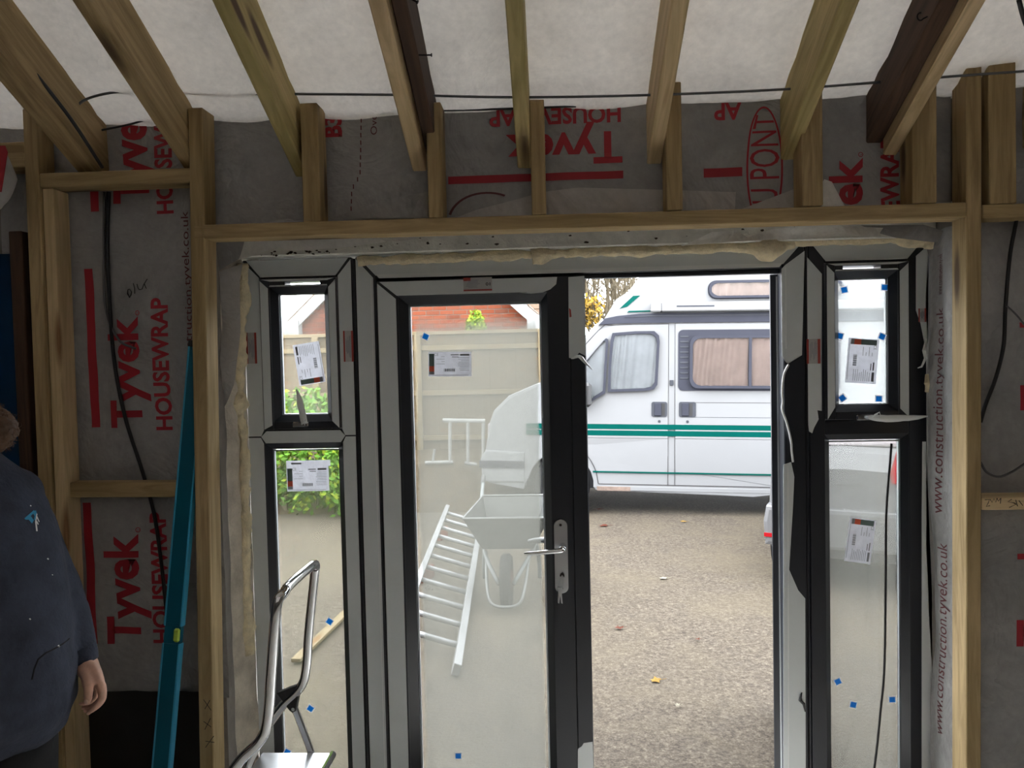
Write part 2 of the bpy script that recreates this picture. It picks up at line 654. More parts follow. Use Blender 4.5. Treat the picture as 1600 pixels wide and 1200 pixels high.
def sheet(name, P, nx, ny, m, parent=None, smooth=True, thick=0.0):
    """grid surface from a function P(u, v) -> Vector"""
    bm = bmesh.new()
    g = [[bm.verts.new(P(i / nx, j / ny)) for j in range(ny + 1)] for i in range(nx + 1)]
    for i in range(nx):
        for j in range(ny):
            bm.faces.new((g[i][j], g[i + 1][j], g[i + 1][j + 1], g[i][j + 1]))
    if thick:
        bmesh.ops.solidify(bm, geom=list(bm.faces), thickness=thick)
    return mk(name, bm, m, parent, smooth=smooth)


def text_mesh(s, size=1.0, bold=0.0, align='LEFT', spacing=1.0):
    c = bpy.data.curves.new('lettering', 'FONT')
    c.body = s
    c.size = size
    c.offset = bold
    c.align_x = align
    c.space_character = spacing
    c.resolution_u = 3
    o = bpy.data.objects.new('lettering', c)
    COL.objects.link(o)
    bpy.context.view_layer.update()
    dg = bpy.context.evaluated_depsgraph_get()
    me = bpy.data.meshes.new_from_object(o.evaluated_get(dg))
    bpy.data.objects.remove(o)
    bpy.data.curves.remove(c)
    return me


def subdiv_long(bm, maxlen):
    for _ in range(5):
        es = [e for e in bm.edges if e.calc_length() > maxlen]
        if not es:
            break
        bmesh.ops.subdivide_edges(bm, edges=es, cuts=1)
        bmesh.ops.triangulate(bm, faces=[f for f in bm.faces if len(f.verts) > 3])


def n3(x, y, z=0.0):
    return noise.noise(Vector((x, y, z)))

# ================================================================== ROOM SHELL
FZ = -0.10            # level of the unfinished floor
GZ = -0.08            # level of the drive outside
SLOPE = 0.5           # roof pitch as rise over run
EAVE_Y, EAVE_Z = -0.28, 2.62


def roof_z(Y):
    return EAVE_Z + SLOPE * (EAVE_Y - Y)


def struct(o, label=None):
    o['kind'] = 'structure'
    if label:
        o['label'] = label
    return o


bm = bx(-3.4, 3.6, -6.9, 0.12, -0.20, FZ)
struct(mk('floor', bm, 'floor_concrete'))

bm = bmesh.new()
box(bm, -3.4, -1.262, -0.20, 0.12, -0.2, 2.60)
box(bm, 1.432, 3.6, -0.20, 0.12, -0.2, 2.60)
box(bm, -1.262, 1.432, -0.20, 0.12, 2.21, 2.60)
struct(mk('wall_front', bm, 'masonry'))
bm = prism([(-7.05, -0.2), (0.12, -0.2), (0.12, 2.45), (-3.6, 4.32), (-7.05, 2.62)], 'x', -3.4, -3.25)
struct(mk('wall_left', bm, 'masonry'))
bm = prism([(-7.05, -0.2), (0.12, -0.2), (0.12, 2.45), (-3.6, 4.32), (-7.05, 2.62)], 'x', 3.45, 3.6)
struct(mk('wall_right', bm, 'masonry'))
bm = bmesh.new()
box(bm, -3.4, 0.2, -7.0, -6.9, -0.2, 2.62)
box(bm, 1.6, 3.6, -7.0, -6.9, -0.2, 2.62)
box(bm, 0.2, 1.6, -7.0, -6.9, -0.2, 2.62)
struct(mk('wall_back', bm, 'masonry'))

# roof membrane: sags between the rafters, folds along the eave
RAFT_X = [-1.66, -1.295, -0.91, -0.47, -0.09, 0.372, 0.837, 1.19, 1.60, 2.0, 2.4, 2.8, 3.2, -2.05, -2.45, -2.85, -3.2]


def memb(u, v):
    X = -3.3 + 6.8 * u
    Y = -0.16 - 3.44 * v
    d = min(abs(X - rx) for rx in RAFT_X)
    sag = min(d, 0.2) * 0.16
    z = roof_z(Y) + 0.004 + 0.0 - sag * (0.45 + 0.35 * n3(X * 2.1, Y * 1.7)) + 0.008 * n3(X * 6, Y * 5, 3)
    e = max(0.0, 1 - abs(Y + 0.40) / 0.10)
    z -= 0.022 * e * (0.7 + 0.6 * n3(X * 1.5, 2.0))
    e2 = max(0.0, 1 - abs(Y + 0.27) / 0.05)
    z -= 0.012 * e2
    return Vector((X, Y, z))


bm = bmesh.new()
nx, ny = 170, 90
g = [[bm.verts.new(memb(i / nx, j / ny)) for j in range(ny + 1)] for i in range(nx + 1)]
for i in range(nx):
    for j in range(ny):
        bm.faces.new((g[i][j], g[i + 1][j], g[i + 1][j + 1], g[i][j + 1]))
a = [bm.verts.new((x, -3.6, roof_z(-3.6) + 0.01)) for x in (-3.3, 3.5)]
b = [bm.verts.new((x, -7.05, roof_z(-3.6) - 1.72)) for x in (-3.3, 3.5)]
bm.faces.new((a[0], b[0], b[1], a[1]))
ceiling = struct(mk('ceiling', bm, 'roof_membrane', smooth=True))
# loose laps of the membrane
for (x0, x1, y0, y1) in ():
    bm = bmesh.new()
    g = [[bm.verts.new(memb((x0 + (x1 - x0) * i / 8 + 3.3) / 6.8, -(y0 + (y1 - y0) * j / 10 + 0.16) / 3.44) - Vector((0, 0, 0.006 + 0.010 * (i / 8) ** 2))) for j in range(11)] for i in range(9)]
    for i in range(8):
        for j in range(10):
            bm.faces.new((g[i][j], g[i + 1][j], g[i + 1][j + 1], g[i][j + 1]))
    mk('membrane_lap', bm, 'roof_membrane', ceiling, smooth=True)

# ================================================================== RAFTERS
ALPHA = math.atan(SLOPE)


def rafter(name, X, vdepth, m, wd=0.047, y0=-0.205, y1=-3.55, drop=0.0, label=None, group=None):
    """plumb-cut rafter, local x up the slope"""
    c, s = math.cos(ALPHA), math.sin(ALPHA)
    xdir = Vector((0, -c, s))
    zdir = Vector((0, s, c))
    ydir = zdir.cross(xdir)
    zb = roof_z(y0) - vdepth - drop
    M = Matrix(((xdir.x, ydir.x, zdir.x, X), (xdir.y, ydir.y, zdir.y, y0), (xdir.z, ydir.z, zdir.z, zb), (0, 0, 0, 1)))
    L = (y0 - y1) / c
    h = vdepth
    prof = [(0, 0), (L, 0), (L + h * s, h * c), (h * s, h * c)]
    bm = bmesh.new()
    A = [bm.verts.new((p[0], -wd / 2, p[1])) for p in prof]
    B = [bm.verts.new((p[0], wd / 2, p[1])) for p in prof]
    bm.faces.new(A)
    bm.faces.new(B[::-1])
    for i in range(4):
        bm.faces.new((A[i], A[(i + 1) % 4], B[(i + 1) % 4], B[i]))
    bmesh.ops.bevel(bm, geom=list(bm.edges), offset=0.004, segments=1, profile=0.5, affect='EDGES')
    o = mk(name, bm, m, mtx=M)
    tag(o, label, 'rafter', group or 'sloping rafters under the roof membrane')
    return o


rafter('rafter', -1.672, 0.21, 'treated_pine', 0.085, label='wide dark doubled rafter at the far left with cable along it')
rafter('rafter', -1.295, 0.21, 'treated_pine', label='pine rafter ending beside the left jamb post')
rafter('rafter', -0.905, 0.21, 'green_pine', label='greenish pine rafter, third from the left, beside a cripple stud')
rafter('rafter', -0.47, 0.21, 'fresh_pine', 0.05, label='pale pine rafter fixed to a dark old rafter with nails, left of centre')
rafter('rafter', -0.09, 0.21, 'green_pine', 0.05, label='pine rafter running almost straight up the middle of the picture')
rafter('rafter', 0.372, 0.21, 'fresh_pine', 0.05, label='pale pine rafter with small nail holes, right of centre')
rafter('rafter', 0.84, 0.215, 'green_pine', 0.05, label='yellowish grained pine rafter above the right door jamb')
rafter('rafter', 1.192, 0.21, 'fresh_pine', 0.047, label='pale clean pine rafter with brown knot beside a dark old rafter')
rafter('rafter', 1.66, 0.21, 'treated_pine', label='pine rafter cut off by the right edge of the photograph')
rafter('old_rafter', -0.418, 0.165, 'old_timber', 0.045, label='dark brown old rafter with bent nails, left of centre')
rafter('old_rafter', 1.138, 0.165, 'old_timber', 0.055, label='dark reddish-brown old rafter with a cup hook, on the right')

# ================================================================== STUD FRAME
SF, SB = -0.33, -0.235           # front and back of the stud wall
SM = (SF + SB) / 2
SD = SB - SF


def stud(name, x0, z0, x1, z1, m='treated_pine', wd=0.047, label=None, cat='stud', group=None, y=SM, dp=SD):
    return beam(name, (x0, y, z0), (x1, y, z1), wd, dp, m, (0, 1, 0), label, cat, group)


top_l = roof_z(SM)
stud('jamb_post', -1.294, FZ, -1.240, 2.60, wd=0.052, label='left timber jamb post of the doorway with pencil crosses', cat='post', group='full-height timber posts')
stud('jamb_post', 1.412, FZ, 1.416, 2.66, wd=0.050, label='right timber jamb post of the doorway with dark knots', cat='post', group='full-height timber posts')
stud('wall_stud', -1.852, FZ, -1.846, 2.62, wd=0.050, label='left wall stud behind the person in navy', group='wall studs beside the doorway')
beam('wall_stud', (-1.806, SM + 0.01, FZ), (-1.798, SM + 0.01, 2.34), 0.04, 0.09, 'fresh_pine', (0, 1, 0), 'orange-brown stud doubled onto the left wall stud', 'stud', 'wall studs beside the doorway')
beam('wall_stud', (-1.955, SM + 0.05, FZ), (-1.96, SM + 0.05, 2.2), 0.05, 0.08, 'old_timber', (0, 1, 0), 'dark recessed stud at the far left beside the blue sheet', 'stud', 'wall studs beside the doorway')
# header and nogging
beam('header_beam', (-1.262, SM, 2.166), (1.390, SM, 2.158), 0.049, SD, 'treated_pine', (0, 1, 0), 'long horizontal timber header across the top of the doorway', 'beam')
beam('header_beam', (1.442, SM, 2.150), (2.5, SM, 2.150), 0.045, SD, 'treated_pine', (0, 1, 0), 'short horizontal timber running off the right edge beside the post', 'beam')
beam('nogging', (-1.818, SM, 2.366), (-1.265, SM, 2.366), 0.05, SD, 'treated_pine', (0, 1, 0), 'upper nogging between left stud and jamb post', 'nogging', 'noggings between the studs')
beam('nogging', (-1.785, SM + 0.025, 1.246), (-1.318, SM + 0.02, 1.243), 0.055, 0.06, 'treated_pine', (0, 1, 0), 'lower nogging behind the blue spirit level', 'nogging', 'noggings between the studs')
nog_r = beam('nogging', (1.442, SM, 1.165), (2.5, SM, 1.165), 0.042, SD, 'fresh_pine', (0, 1, 0), 'right nogging with black handwriting on its front', 'nogging', 'noggings between the studs')
beam('nogging', (-3.2, SM, 2.46), (-1.872, SM, 2.46), 0.09, SD, 'treated_pine', (0, 1, 0), 'deep timber running off the left edge above the blue sheet', 'beam')
beam('sole_plate', (-3.2, SM, FZ + 0.025), (-1.32, SM, FZ + 0.025), 0.047, SD, 'treated_pine', (0, 1, 0), 'timber sole plate on the floor left of the doorway', 'plate')
beam('sole_plate', (1.442, SM, FZ + 0.025), (3.4, SM, FZ + 0.025), 0.047, SD, 'treated_pine', (0, 1, 0), 'timber sole plate on the floor right of the doorway', 'plate')
CR = 'cripple studs standing on the header'
for (xc, wd, top, m, lab) in ((-0.836, 0.062, 2.60, 'treated_pine', 'leftmost cripple stud on the header, with a big dark knot'),
                              (-0.398, 0.052, 2.585, 'treated_pine', 'second cripple stud on the header, beside the dark old rafter'),
                              (-0.040, 0.050, 2.58, 'treated_pine', 'cripple stud at the middle of the header'),
                              (0.424, 0.054, 2.62, 'treated_pine', 'cripple stud on the header behind the pale right-of-centre rafter'),
                              (0.886, 0.070, 2.62, 'treated_pine', 'cripple stud on the header behind the yellowish rafter'),
                              (1.255, 0.080, 2.62, 'treated_pine', 'wide cripple stud with green stain at the right end of header')):
    stud('cripple_stud', xc, 2.188 if xc < 1 else 2.184, xc, top, m, wd, lab, 'stud', CR)
stud('cripple_stud', 1.510, 2.174, 1.506, 2.66, 'treated_pine', 0.088, 'cripple stud right of the right post, near the photo edge', 'stud', CR)
stud('wall_stud', 1.95, FZ + 0.05, 1.95, 2.62, label='wall stud beyond the right edge of the doorway bay', group='wall studs beside the doorway')


# pencil crosses on the left post and handwriting on the right nogging
def strokes(name, parent, lines, Yp, r, m='black_ink', px=True):
    for ln in lines:
        pts = [at(x, y, Yp) if px else Vector((x, Yp, y)) for x, y in ln]
        mk(name, tb(pts, r, 5, squash=(1, 0.4, 1)), m, parent)


jp = bpy.data.objects['jamb_post']
strokes('pencil_stroke', jp, [[(318, 1093), (330, 1110)], [(320, 1108), (328, 1094)]], SF - 0.001, 0.0012)
strokes('pencil_stroke', jp, [[(318, 1127), (330, 1136)], [(320, 1140), (329, 1122)]], SF - 0.001, 0.0012)
strokes('pencil_stroke', jp, [[(321, 1158), (335, 1160)], [(321, 1168), (334, 1150)]], SF - 0.001, 0.0012)
strokes('pen_stroke', nog_r, [[(1539, 781), (1546, 780.5), (1544, 786), (1541, 791.5), (1547, 790)], [(1547, 780), (1550, 785), (1553, 779), (1556, 785), (1558, 778)],
                               [(1558, 779), (1560, 783), (1563, 779)], [(1564, 778), (1563, 787)], [(1581, 780), (1575, 784), (1585, 786), (1588, 788), (1577, 793)],
                               [(1587, 781), (1590, 791)], [(1592, 782), (1598, 790)]], SF - 0.001, 0.0013)

# ================================================================== HOUSEWRAP WITH PRINT
WY = -0.206


def h_left(X, Z):
    return 0.010 * n3(X * 5, Z * 3.1) + 0.006 * n3(X * 13 + 3 * Z, Z * 7, 4) + 0.007 * max(0, math.sin(9 * X + 3.5 * Z)) ** 4 * (0.5 + 0.5 * n3(X * 2, Z * 2, 7))


def h_up(X, Z):
    return -0.006 + 0.009 * n3(X * 3.3, Z * 5, 11) + 0.005 * n3(X * 11, Z * 13, 4) + 0.006 * max(0, math.sin(6 * X - 14 * Z)) ** 6 * (0.5 + n3(X * 2, Z * 3, 2))


def wrap(name, x0, x1, z0, z1, hf, nx, nz, label, m='housewrap'):
    bm = bmesh.new()
    g = [[None] * (nz + 1) for _ in range(nx + 1)]
    for i in range(nx + 1):
        for j in range(nz + 1):
            X, Z = x0 + (x1 - x0) * i / nx, z0 + (z1 - z0) * j / nz
            g[i][j] = bm.verts.new((X, WY - 0.012 - hf(X, Z), Z))
    for i in range(nx):
        for j in range(nz):
            bm.faces.new((g[i][j], g[i + 1][j], g[i + 1][j + 1], g[i][j + 1]))
    return tag(mk(name, bm, m, smooth=True), label, 'housewrap', 'printed housewrap sheets on the walls')


def on_wrap(name, me, parent, mapf, hf, m='red_print', off=0.0022, maxlen=0.03):
    bm = bmesh.new()
    bm.from_mesh(me)
    bmesh.ops.triangulate(bm, faces=bm.faces)
    for v in bm.verts:
        X, Z = mapf(v.co.x, v.co.y)
        v.co = Vector((X, 0, Z))
    bmesh.ops.bisect_plane(bm, geom=list(bm.verts) + list(bm.edges) + list(bm.faces), plane_co=(0, 0, 2.165 if hf is h_up else 0.45), plane_no=(0, 0, 1), clear_inner=True)
    bmesh.ops.bisect_plane(bm, geom=list(bm.verts) + list(bm.edges) + list(bm.faces), plane_co=(0, 0, 2.590), plane_no=(0, 0, 1), clear_outer=True)
    bmesh.ops.triangulate(bm, faces=bm.faces)
    subdiv_long(bm, maxlen)
    for v in bm.verts:
        v.co.y = WY - 0.012 - hf(v.co.x, v.co.z) - off
    return mk(name, bm, m, parent)


CAPH = {}


def fit_text(s, L, H, bold=0.028):
    """mesh of a word scaled to length L and cap height H"""
    me = text_mesh(s, 1.0, bold)
    xs = [v.co.x for v in me.vertices]
    if 'T' not in CAPH:
        t = text_mesh('T', 1.0, 0)
        CAPH['T'] = max(v.co.y for v in t.vertices)
    sx, sy = L / (max(xs) - min(xs)), H / CAPH['T']
    x0 = min(xs)
    for v in me.vertices:
        v.co.x = (v.co.x - x0) * sx
        v.co.y *= sy
    return me


def text_up(name, s, parent, hf, base_px, top_px, y_start, y_end, m='red_print', bold=0.02, Y=WY - 0.012):
    """word reading upwards, tops of the letters to the left"""
    ym = (y_start + y_end) / 2
    Xb, Xt = at(base_px, ym, Y).x, at(top_px, ym, Y).x
    Zs, Ze = at(base_px, y_start, Y).z, at(base_px, y_end, Y).z
    me = fit_text(s, Ze - Zs, Xb - Xt, bold)
    return on_wrap(name, me, parent, lambda x, y: (Xb - y, Zs + x), hf, m)


def text_flip(name, s, parent, hf, x_start, x_end, base_y, top_y, m='red_print', bold=0.02, Y=WY - 0.012):
    """word printed upside down: starts at the right, tops of the letters down"""
    xm = (x_start + x_end) / 2
    Xs, Xe = at(x_start, base_y, Y).x, at(x_end, base_y, Y).x
    Zb, Zt = at(xm, base_y, Y).z, at(xm, top_y, Y).z
    me = fit_text(s, Xs - Xe, Zb - Zt, bold)
    return on_wrap(name, me, parent, lambda x, y: (Xs - x, Zb - y), hf, m)


def bar(name, parent, hf, px0, px1, py0, py1, m='red_print', Y=WY - 0.012):
    ym, xm = (py0 + py1) / 2, (px0 + px1) / 2
    xa, xb, za, zb = at(px0, ym, Y).x, at(px1, ym, Y).x, at(xm, py0, Y).z, at(xm, py1, Y).z
    bm = bmesh.new()
    vs = [bm.verts.new((x, z, 0)) for x, z in ((xa, za), (xb, za), (xb, zb), (xa, zb))]
    bm.faces.new(vs)
    me = bpy.data.meshes.new('bar')
    bm.to_mesh(me)
    bm.free()
    return on_wrap(name, me, parent, lambda x, y: (x, y), hf, m)


wl = wrap('housewrap_sheet', -2.05, -1.245, 0.44, 2.60, h_left, 40, 90, 'grey housewrap printed with red lettering in the left stud bay')
text_up('printed_word', 'Tyvek', wl, h_left, 218, 172, 668, 494, bold=0.03)
text_up('printed_mark', '®', wl, h_left, 219, 213, 493, 485)
text_up('printed_word', 'HOUSEWRAP', wl, h_left, 265, 241, 672, 465, bold=0.028)
text_up('printed_word', 'Tyvek', wl, h_left, 217, 167, 1006, 834, bold=0.03)
text_up('printed_mark', '®', wl, h_left, 219, 212, 832, 824)
text_up('printed_word', 'HOUSEWRAP', wl, h_left, 262, 238, 1004, 800, bold=0.028)
text_up('printed_word', 'Tyvek', wl, h_left, 228, 176, 317, 150, bold=0.03)
text_up('printed_word', 'HOUSEWRAP', wl, h_left, 268, 243, 334, 140, bold=0.028)
text_up('printed_word', 'www.construction.tyvek.co.uk', wl, h_left, 300, 289, 640, 330, 'dark_red_print', 0.0)
bar('printed_bar', wl, h_left, 137, 150, 420, 668)
bar('printed_bar', wl, h_left, 135, 148, 785, 1006)
bar('printed_bar', wl, h_left, 141, 154, 240, 331)
# scribble on the wrap
bm = bmesh.new()
for ln in ([(201, 453), (200.5, 459), (203, 465), (206, 461), (207, 456), (204, 452), (201, 453)], [(210, 443), (212, 451), (212, 459)],
           [(215.5, 444), (217, 450), (219, 453), (223, 452), (226, 444), (231, 436)], [(226, 443), (229.5, 451)]):
    pts = [at(x, y, WY - 0.012) for x, y in ln]
    for p in pts:
        p.y = WY - 0.012 - h_left(p.x, p.z) - 0.002
    mk('pen_stroke', tb(pts, 0.0016, 5), 'black_ink', wl)
bm.free()

wu = wrap('housewrap_sheet', -1.245, 1.40, 2.162, 2.592, h_up, 120, 34, 'grey housewrap with upside-down red lettering above the doorway')
text_flip('printed_word', 'Tyvek', wu, h_up, 972, 790, 209, 255, bold=0.03)
text_flip('printed_word', 'HOUSEWRAP', wu, h_up, 970, 764, 169, 193, bold=0.028)
text_flip('printed_word', 'AP', wu, h_up, 1159, 1116, 161, 186, bold=0.028)
bar('printed_bar', wu, h_up, 700, 974, 271, 283)
bar('printed_bar', wu, h_up, 1100, 1160, 262, 276)
text_up('printed_word', 'Tyvek', wu, h_up, 1347, 1298, 425, 246, bold=0.03)
text_up('printed_mark', '®', wu, h_up, 1349, 1342, 245, 237)
text_up('printed_word', 'HOUSEWRAP', wu, h_up, 1405, 1378, 425, 213, bold=0.028)
text_up('printed_word', 'B3', wu, h_up, 532, 506, 213, 180, bold=0.04)
text_up('printed_word', 'Overlap', wu, h_up, 588, 578, 210, 150, 'dark_red_print', 0.0)
# dashed overlap line
for i in range(13):
    t = i / 12.0
    xx = 563 - 4 * t - (12 if t > 0.62 else 0) * min(1, (t - 0.62) * 6)
    yy = 184 + 138 * t
    bar('printed_dash', wu, h_up, xx, xx + 1.8, yy, yy + 7, 'dark_red_print')
# oval emblem with letters reading upwards
C0, C1 = at(1195, 262, WY - 0.012), at(1223, 166, WY - 0.012)
ra, rb = C1.x - C0.x, (C1.z - C0.z) * 1.02
outer = [(C0.x + ra * math.cos(a * math.pi / 24), C0.z + rb * math.sin(a * math.pi / 24)) for a in range(48)]
inner = [(C0.x + (ra - 0.007) * math.cos(a * math.pi / 24), C0.z + (rb - 0.007) * math.sin(a * math.pi / 24)) for a in range(48)]
bm = bmesh.new()
A = [bm.verts.new((p[0], p[1], 0)) for p in outer]
B = [bm.verts.new((p[0], p[1], 0)) for p in inner]
for i in range(48):
    j = (i + 1) % 48
    bm.faces.new((A[i], A[j], B[j], B[i]))
me = bpy.data.meshes.new('oval')
bm.to_mesh(me)
bm.free()
on_wrap('printed_oval', me, wu, lambda x, y: (x, y), h_up)
me = fit_text('DU PONT', rb * 1.72, 1.0, 0.0)
zs = C0.z - rb * 0.86


def oval_map(x, y):
    q = (zs + x - C0.z) / rb
    half = ra * 0.80 * math.sqrt(max(0.05, 1 - q * q))
    return (C0.x + half - 2 * half * y, zs + x)


on_wrap('printed_emblem_word', me, wu, oval_map, h_up)
# second, torn half of an oval lower left
bm = bmesh.new()
oc = at(760, 345, WY - 0.012)
for i in range(14):
    a0, a1 = rad(60 + i * 7.5), rad(60 + (i + 1) * 7.5)
    vs = [bm.verts.new((oc.x + r_ * 1.35 * math.cos(a_), oc.z + r_ * math.sin(a_), 0)) for r_, a_ in ((0.105, a0), (0.105, a1), (0.098, a1), (0.098, a0))]
    bm.faces.new(vs)
me = bpy.data.meshes.new('arc')
bm.to_mesh(me)
bm.free()
on_wrap('printed_arc', me, wu, lambda x, y: (x, y), h_up, 'dark_red_print')

wr = wrap('housewrap_sheet', 1.432, 2.9, -0.05, 2.60, h_left, 50, 90, 'grey housewrap on the wall right of the right post')
text_up('printed_word', 'Tyvek.', wr, h_left, 1650, 1594, 640, 470)
text_up('printed_word', 'Tyvek.', wr, h_left, 1650, 1590, 1010, 830)

# black damp-proof sheet at the foot of the left bay
bm = bmesh.new()
nx, nz = 24, 14
g = [[bm.verts.new((-2.05 + 0.765 * i / nx, WY - 0.02 - 0.008 * n3(i * 0.4, j * 0.5), -0.09 + 0.56 * j / nz)) for j in range(nz + 1)] for i in range(nx + 1)]
for i in range(nx):
    for j in range(nz):
        bm.faces.new((g[i][j], g[i + 1][j], g[i + 1][j + 1], g[i][j + 1]))
tag(mk('damp_proof_sheet', bm, 'dpm_black', smooth=True), 'black damp-proof sheet at the foot of the left stud bay', 'plastic sheet')


# right reveal strip: wrap turned into the opening, printed with the web address
def strip_edge(Z):
    return 1.424 - 0.018 * (0.5 + 0.5 * math.sin(Z * 5.2 + 0.6)) - 0.012 * n3(Z * 4, 2)


def P_strip(u, v):
    Z = -0.07 + 2.20 * v
    X = strip_edge(Z) + (1.412 - strip_edge(Z)) * u + 0.012 * u + 0.006 * math.sin(u * 9 + Z * 3)
    return Vector((X, -0.030 - 0.20 * u + 0.004 * n3(u * 6, Z * 8), Z))


ws = tag(sheet('housewrap_flap', P_strip, 14, 80, 'housewrap'), 'crumpled pale housewrap flap along the right reveal with red web address', 'housewrap')


def strip_text(s, y_start, y_end, u_mid, hgt):
    me = fit_text(s, 1.0, 1.0, 0.0)
    Zs, Ze = at(1462, y_start, -0.12).z, at(1462, y_end, -0.12).z
    bm = bmesh.new()
    bm.from_mesh(me)
    bmesh.ops.triangulate(bm, faces=bm.faces)
    for v in bm.verts:
        Z = Zs + v.co.x * (Ze - Zs)
        u = u_mid + hgt * (0.5 - v.co.y)
        v.co = P_strip(u, (Z + 0.07) / 2.20) + Vector((-0.002, -0.001, 0))
    mk('printed_word', bm, 'dark_red_print', ws)


strip_text('www.construction.tyvek.co.uk', 1150, 850, 0.36, 0.24)
strip_text('www.construction.tyvek.co.uk', 805, 480, 0.28, 0.24)
strip_text('www.construction.tyvek', 460, 395, 0.25, 0.22)


# pale membrane flaps hanging at the head of the opening and on the left reveal
def flap(name, pts, Y0, m, label, crease=0.012, n=10):
    """loose sheet: outline in picture pixels laid in a plane, with creases"""
    bm = bmesh.new()
    f = bm.faces.new([bm.verts.new(at(x, y, Y0)) for x, y in pts])
    bmesh.ops.triangulate(bm, faces=[f])
    subdiv_long(bm, 0.035)
    for v in bm.verts:
        q = v.co.copy()
        v.co.y = Y0 - crease * (0.5 + n3(q.x * 9, q.z * 14, 5)) - crease * 0.6 * math.sin(q.x * 16 + q.z * 20)
    return tag(mk(name, bm, m), label, 'membrane flap', 'loose membrane flaps around the doorway')


flap('membrane_flap', [(371, 406), (384, 376), (394, 372), (412, 384), (450, 374), (640, 366), (655, 374), (520, 388), (455, 393), (442, 386)], -0.150, 'white_membrane', 'white folded flap hanging at the left end of the lintel')
flap('membrane_flap', [(1068, 384), (1112, 363), (1150, 360), (1168, 371), (1188, 374), (1206, 358), (1290, 352), (1380, 356), (1372, 368), (1250, 372), (1180, 376)], -0.150, 'white_membrane', 'white folded flap hanging right of centre below the header')
flap('membrane_flap', [(1345, 352), (1440, 352), (1470, 362), (1462, 380), (1400, 372), (1378, 366)], -0.140, 'housewrap', 'small dark grey flap at the right end of the lintel')
flap('membrane_flap', [(345, 425), (378, 412), (376, 520), (368, 600), (348, 640)], -0.135, 'pale_flap', 'pale curled flap on the left reveal beside the foam')
flap('membrane_flap', [(335, 372), (384, 372), (372, 404), (345, 424)], -0.155, 'housewrap', 'grey tucked flap in the top left corner of the opening')
flap('membrane_flap', [(1262, 326), (1288, 280), (1300, 284), (1320, 322)], -0.231, 'white_membrane', 'white pointed scrap on the header right of a cripple stud', 0.002)
flap('membrane_flap', [(700, 345), (745, 328), (850, 300), (905, 293), (1150, 300), (1148, 332), (870, 345)], -0.231, 'pale_flap', 'wide pale sheet tucked behind the header at the middle', 0.002)
flap('membrane_flap', [(1150, 330), (1250, 292), (1262, 326)], -0.231, 'pale_flap', 'grey triangular scrap beside the oval printed emblem', 0.002)
flap('membrane_flap', [(520, 341), (600, 312), (668, 300), (668, 340)], -0.230, 'housewrap', 'dark grey loose fold on the header left of centre', 0.004)

# ================================================================== LINTEL, REVEAL, FOAM
bm = bmesh.new()
for i in range(27):
    pass
box(bm, -1.262, 1.432, -0.045, 0.12, 2.112, 2.21, bev=0.004)
lin = tag(mk('lintel', bm, 'concrete'), 'grey concrete lintel over the window and door frame', 'lintel')
bm = bmesh.new()
for _ in range(46):
    x, z = random.uniform(-0.9, 1.0), random.uniform(2.128, 2.168)
    if random.random() < 0.45:
        x = random.uniform(-1.15, -0.85)
        z = random.uniform(2.113, 2.13)
    s = random.uniform(0.002, 0.007)
    pts = [(x + s * random.uniform(0.6, 1.9) * math.cos(a), z + s * random.uniform(0.4, 0.9) * math.sin(a)) for a in (0.2, 1.3, 2.4, 3.5, 4.6, 5.6)]
    p2 = prism(pts, 'y', -0.0465, -0.044)
    me = bpy.data.meshes.new('t')
    p2.to_mesh(me)
    p2.free()
    bm.from_mesh(me)
tag(mk('mortar_speck', bm, 'soil', lin), kind='stuff')


def P_rev(u, v):
    Z = -0.09 + 2.202 * v
    return Vector((-1.292 + 0.068 * u - 0.006 * n3(u * 5, Z * 6), -0.228 + 0.225 * u, Z + 0.0))


struct(sheet('reveal_left', P_rev, 14, 90, 'render_reveal'))
bpy.data.objects['reveal_left'].name = 'trim_1'


def foam(name, path, rr, label, seed, blobs=()):
    """bead of expanding foam: a lumpy swept tube"""
    pts = smooth_path(path, 14)
    bm = bmesh.new()
    rs = []
    for i, p in enumerate(pts):
        q = p * 9
        r = rr * (1 + 0.45 * n3(q.x + seed, q.y, q.z) + 0.25 * n3(q.x * 3 + seed, q.y, q.z * 3))
        for bp, br in blobs:
            d = (p - bp).length
            r += br * max(0, 1 - d / 0.06)
        rs.append(r)
    tube(bm, pts, rs, 12)
    for v in bm.verts:
        q = v.co * 34
        v.co += Vector((0.30, 0.1, 0.30)) * rr * n3(q.x, q.y, q.z + seed) + Vector((0.2, 0.1, 0.2)) * rr * n3(q.x * 2.3, q.y, q.z * 2.3 + seed)
    return tag(mk(name, bm, 'foam', smooth=True), label, 'foam', 'beads of expanding foam around the frame')


FY = -0.012
foam('foam_bead', [at(560, 408, FY), at(640, 405, FY), at(720, 402, FY), at(820, 398, FY), at(826, 399, FY)], 0.0175, 'beige foam bead above the left door leaf', 1.0,
     [(at(705, 402, FY), 0.006), (at(790, 402, FY), 0.010)])
foam('foam_bead', [at(832, 400, FY), at(850, 398, FY), at(930, 394, FY), at(1040, 391, FY), at(1130, 387, FY), at(1200, 388, FY), at(1240, 381, FY)], 0.0175, 'beige foam bead with a drip above the open doorway', 5.0,
     [(at(842, 402, FY), 0.022), (at(1000, 396, FY), 0.010), (at(1205, 388, FY), 0.034), (at(1190, 388, FY), 0.020)])
foam('foam_bead', [at(1240, 380, FY), at(1320, 377, FY), at(1400, 375, FY), at(1440, 377, FY), at(1460, 380, -0.03)], 0.0145, 'beige foam bead over the right sidelight with a lump at its end', 9.0,
     [(at(1418, 380, FY), 0.020), (at(1452, 380, FY), 0.016)])
FX = -0.04
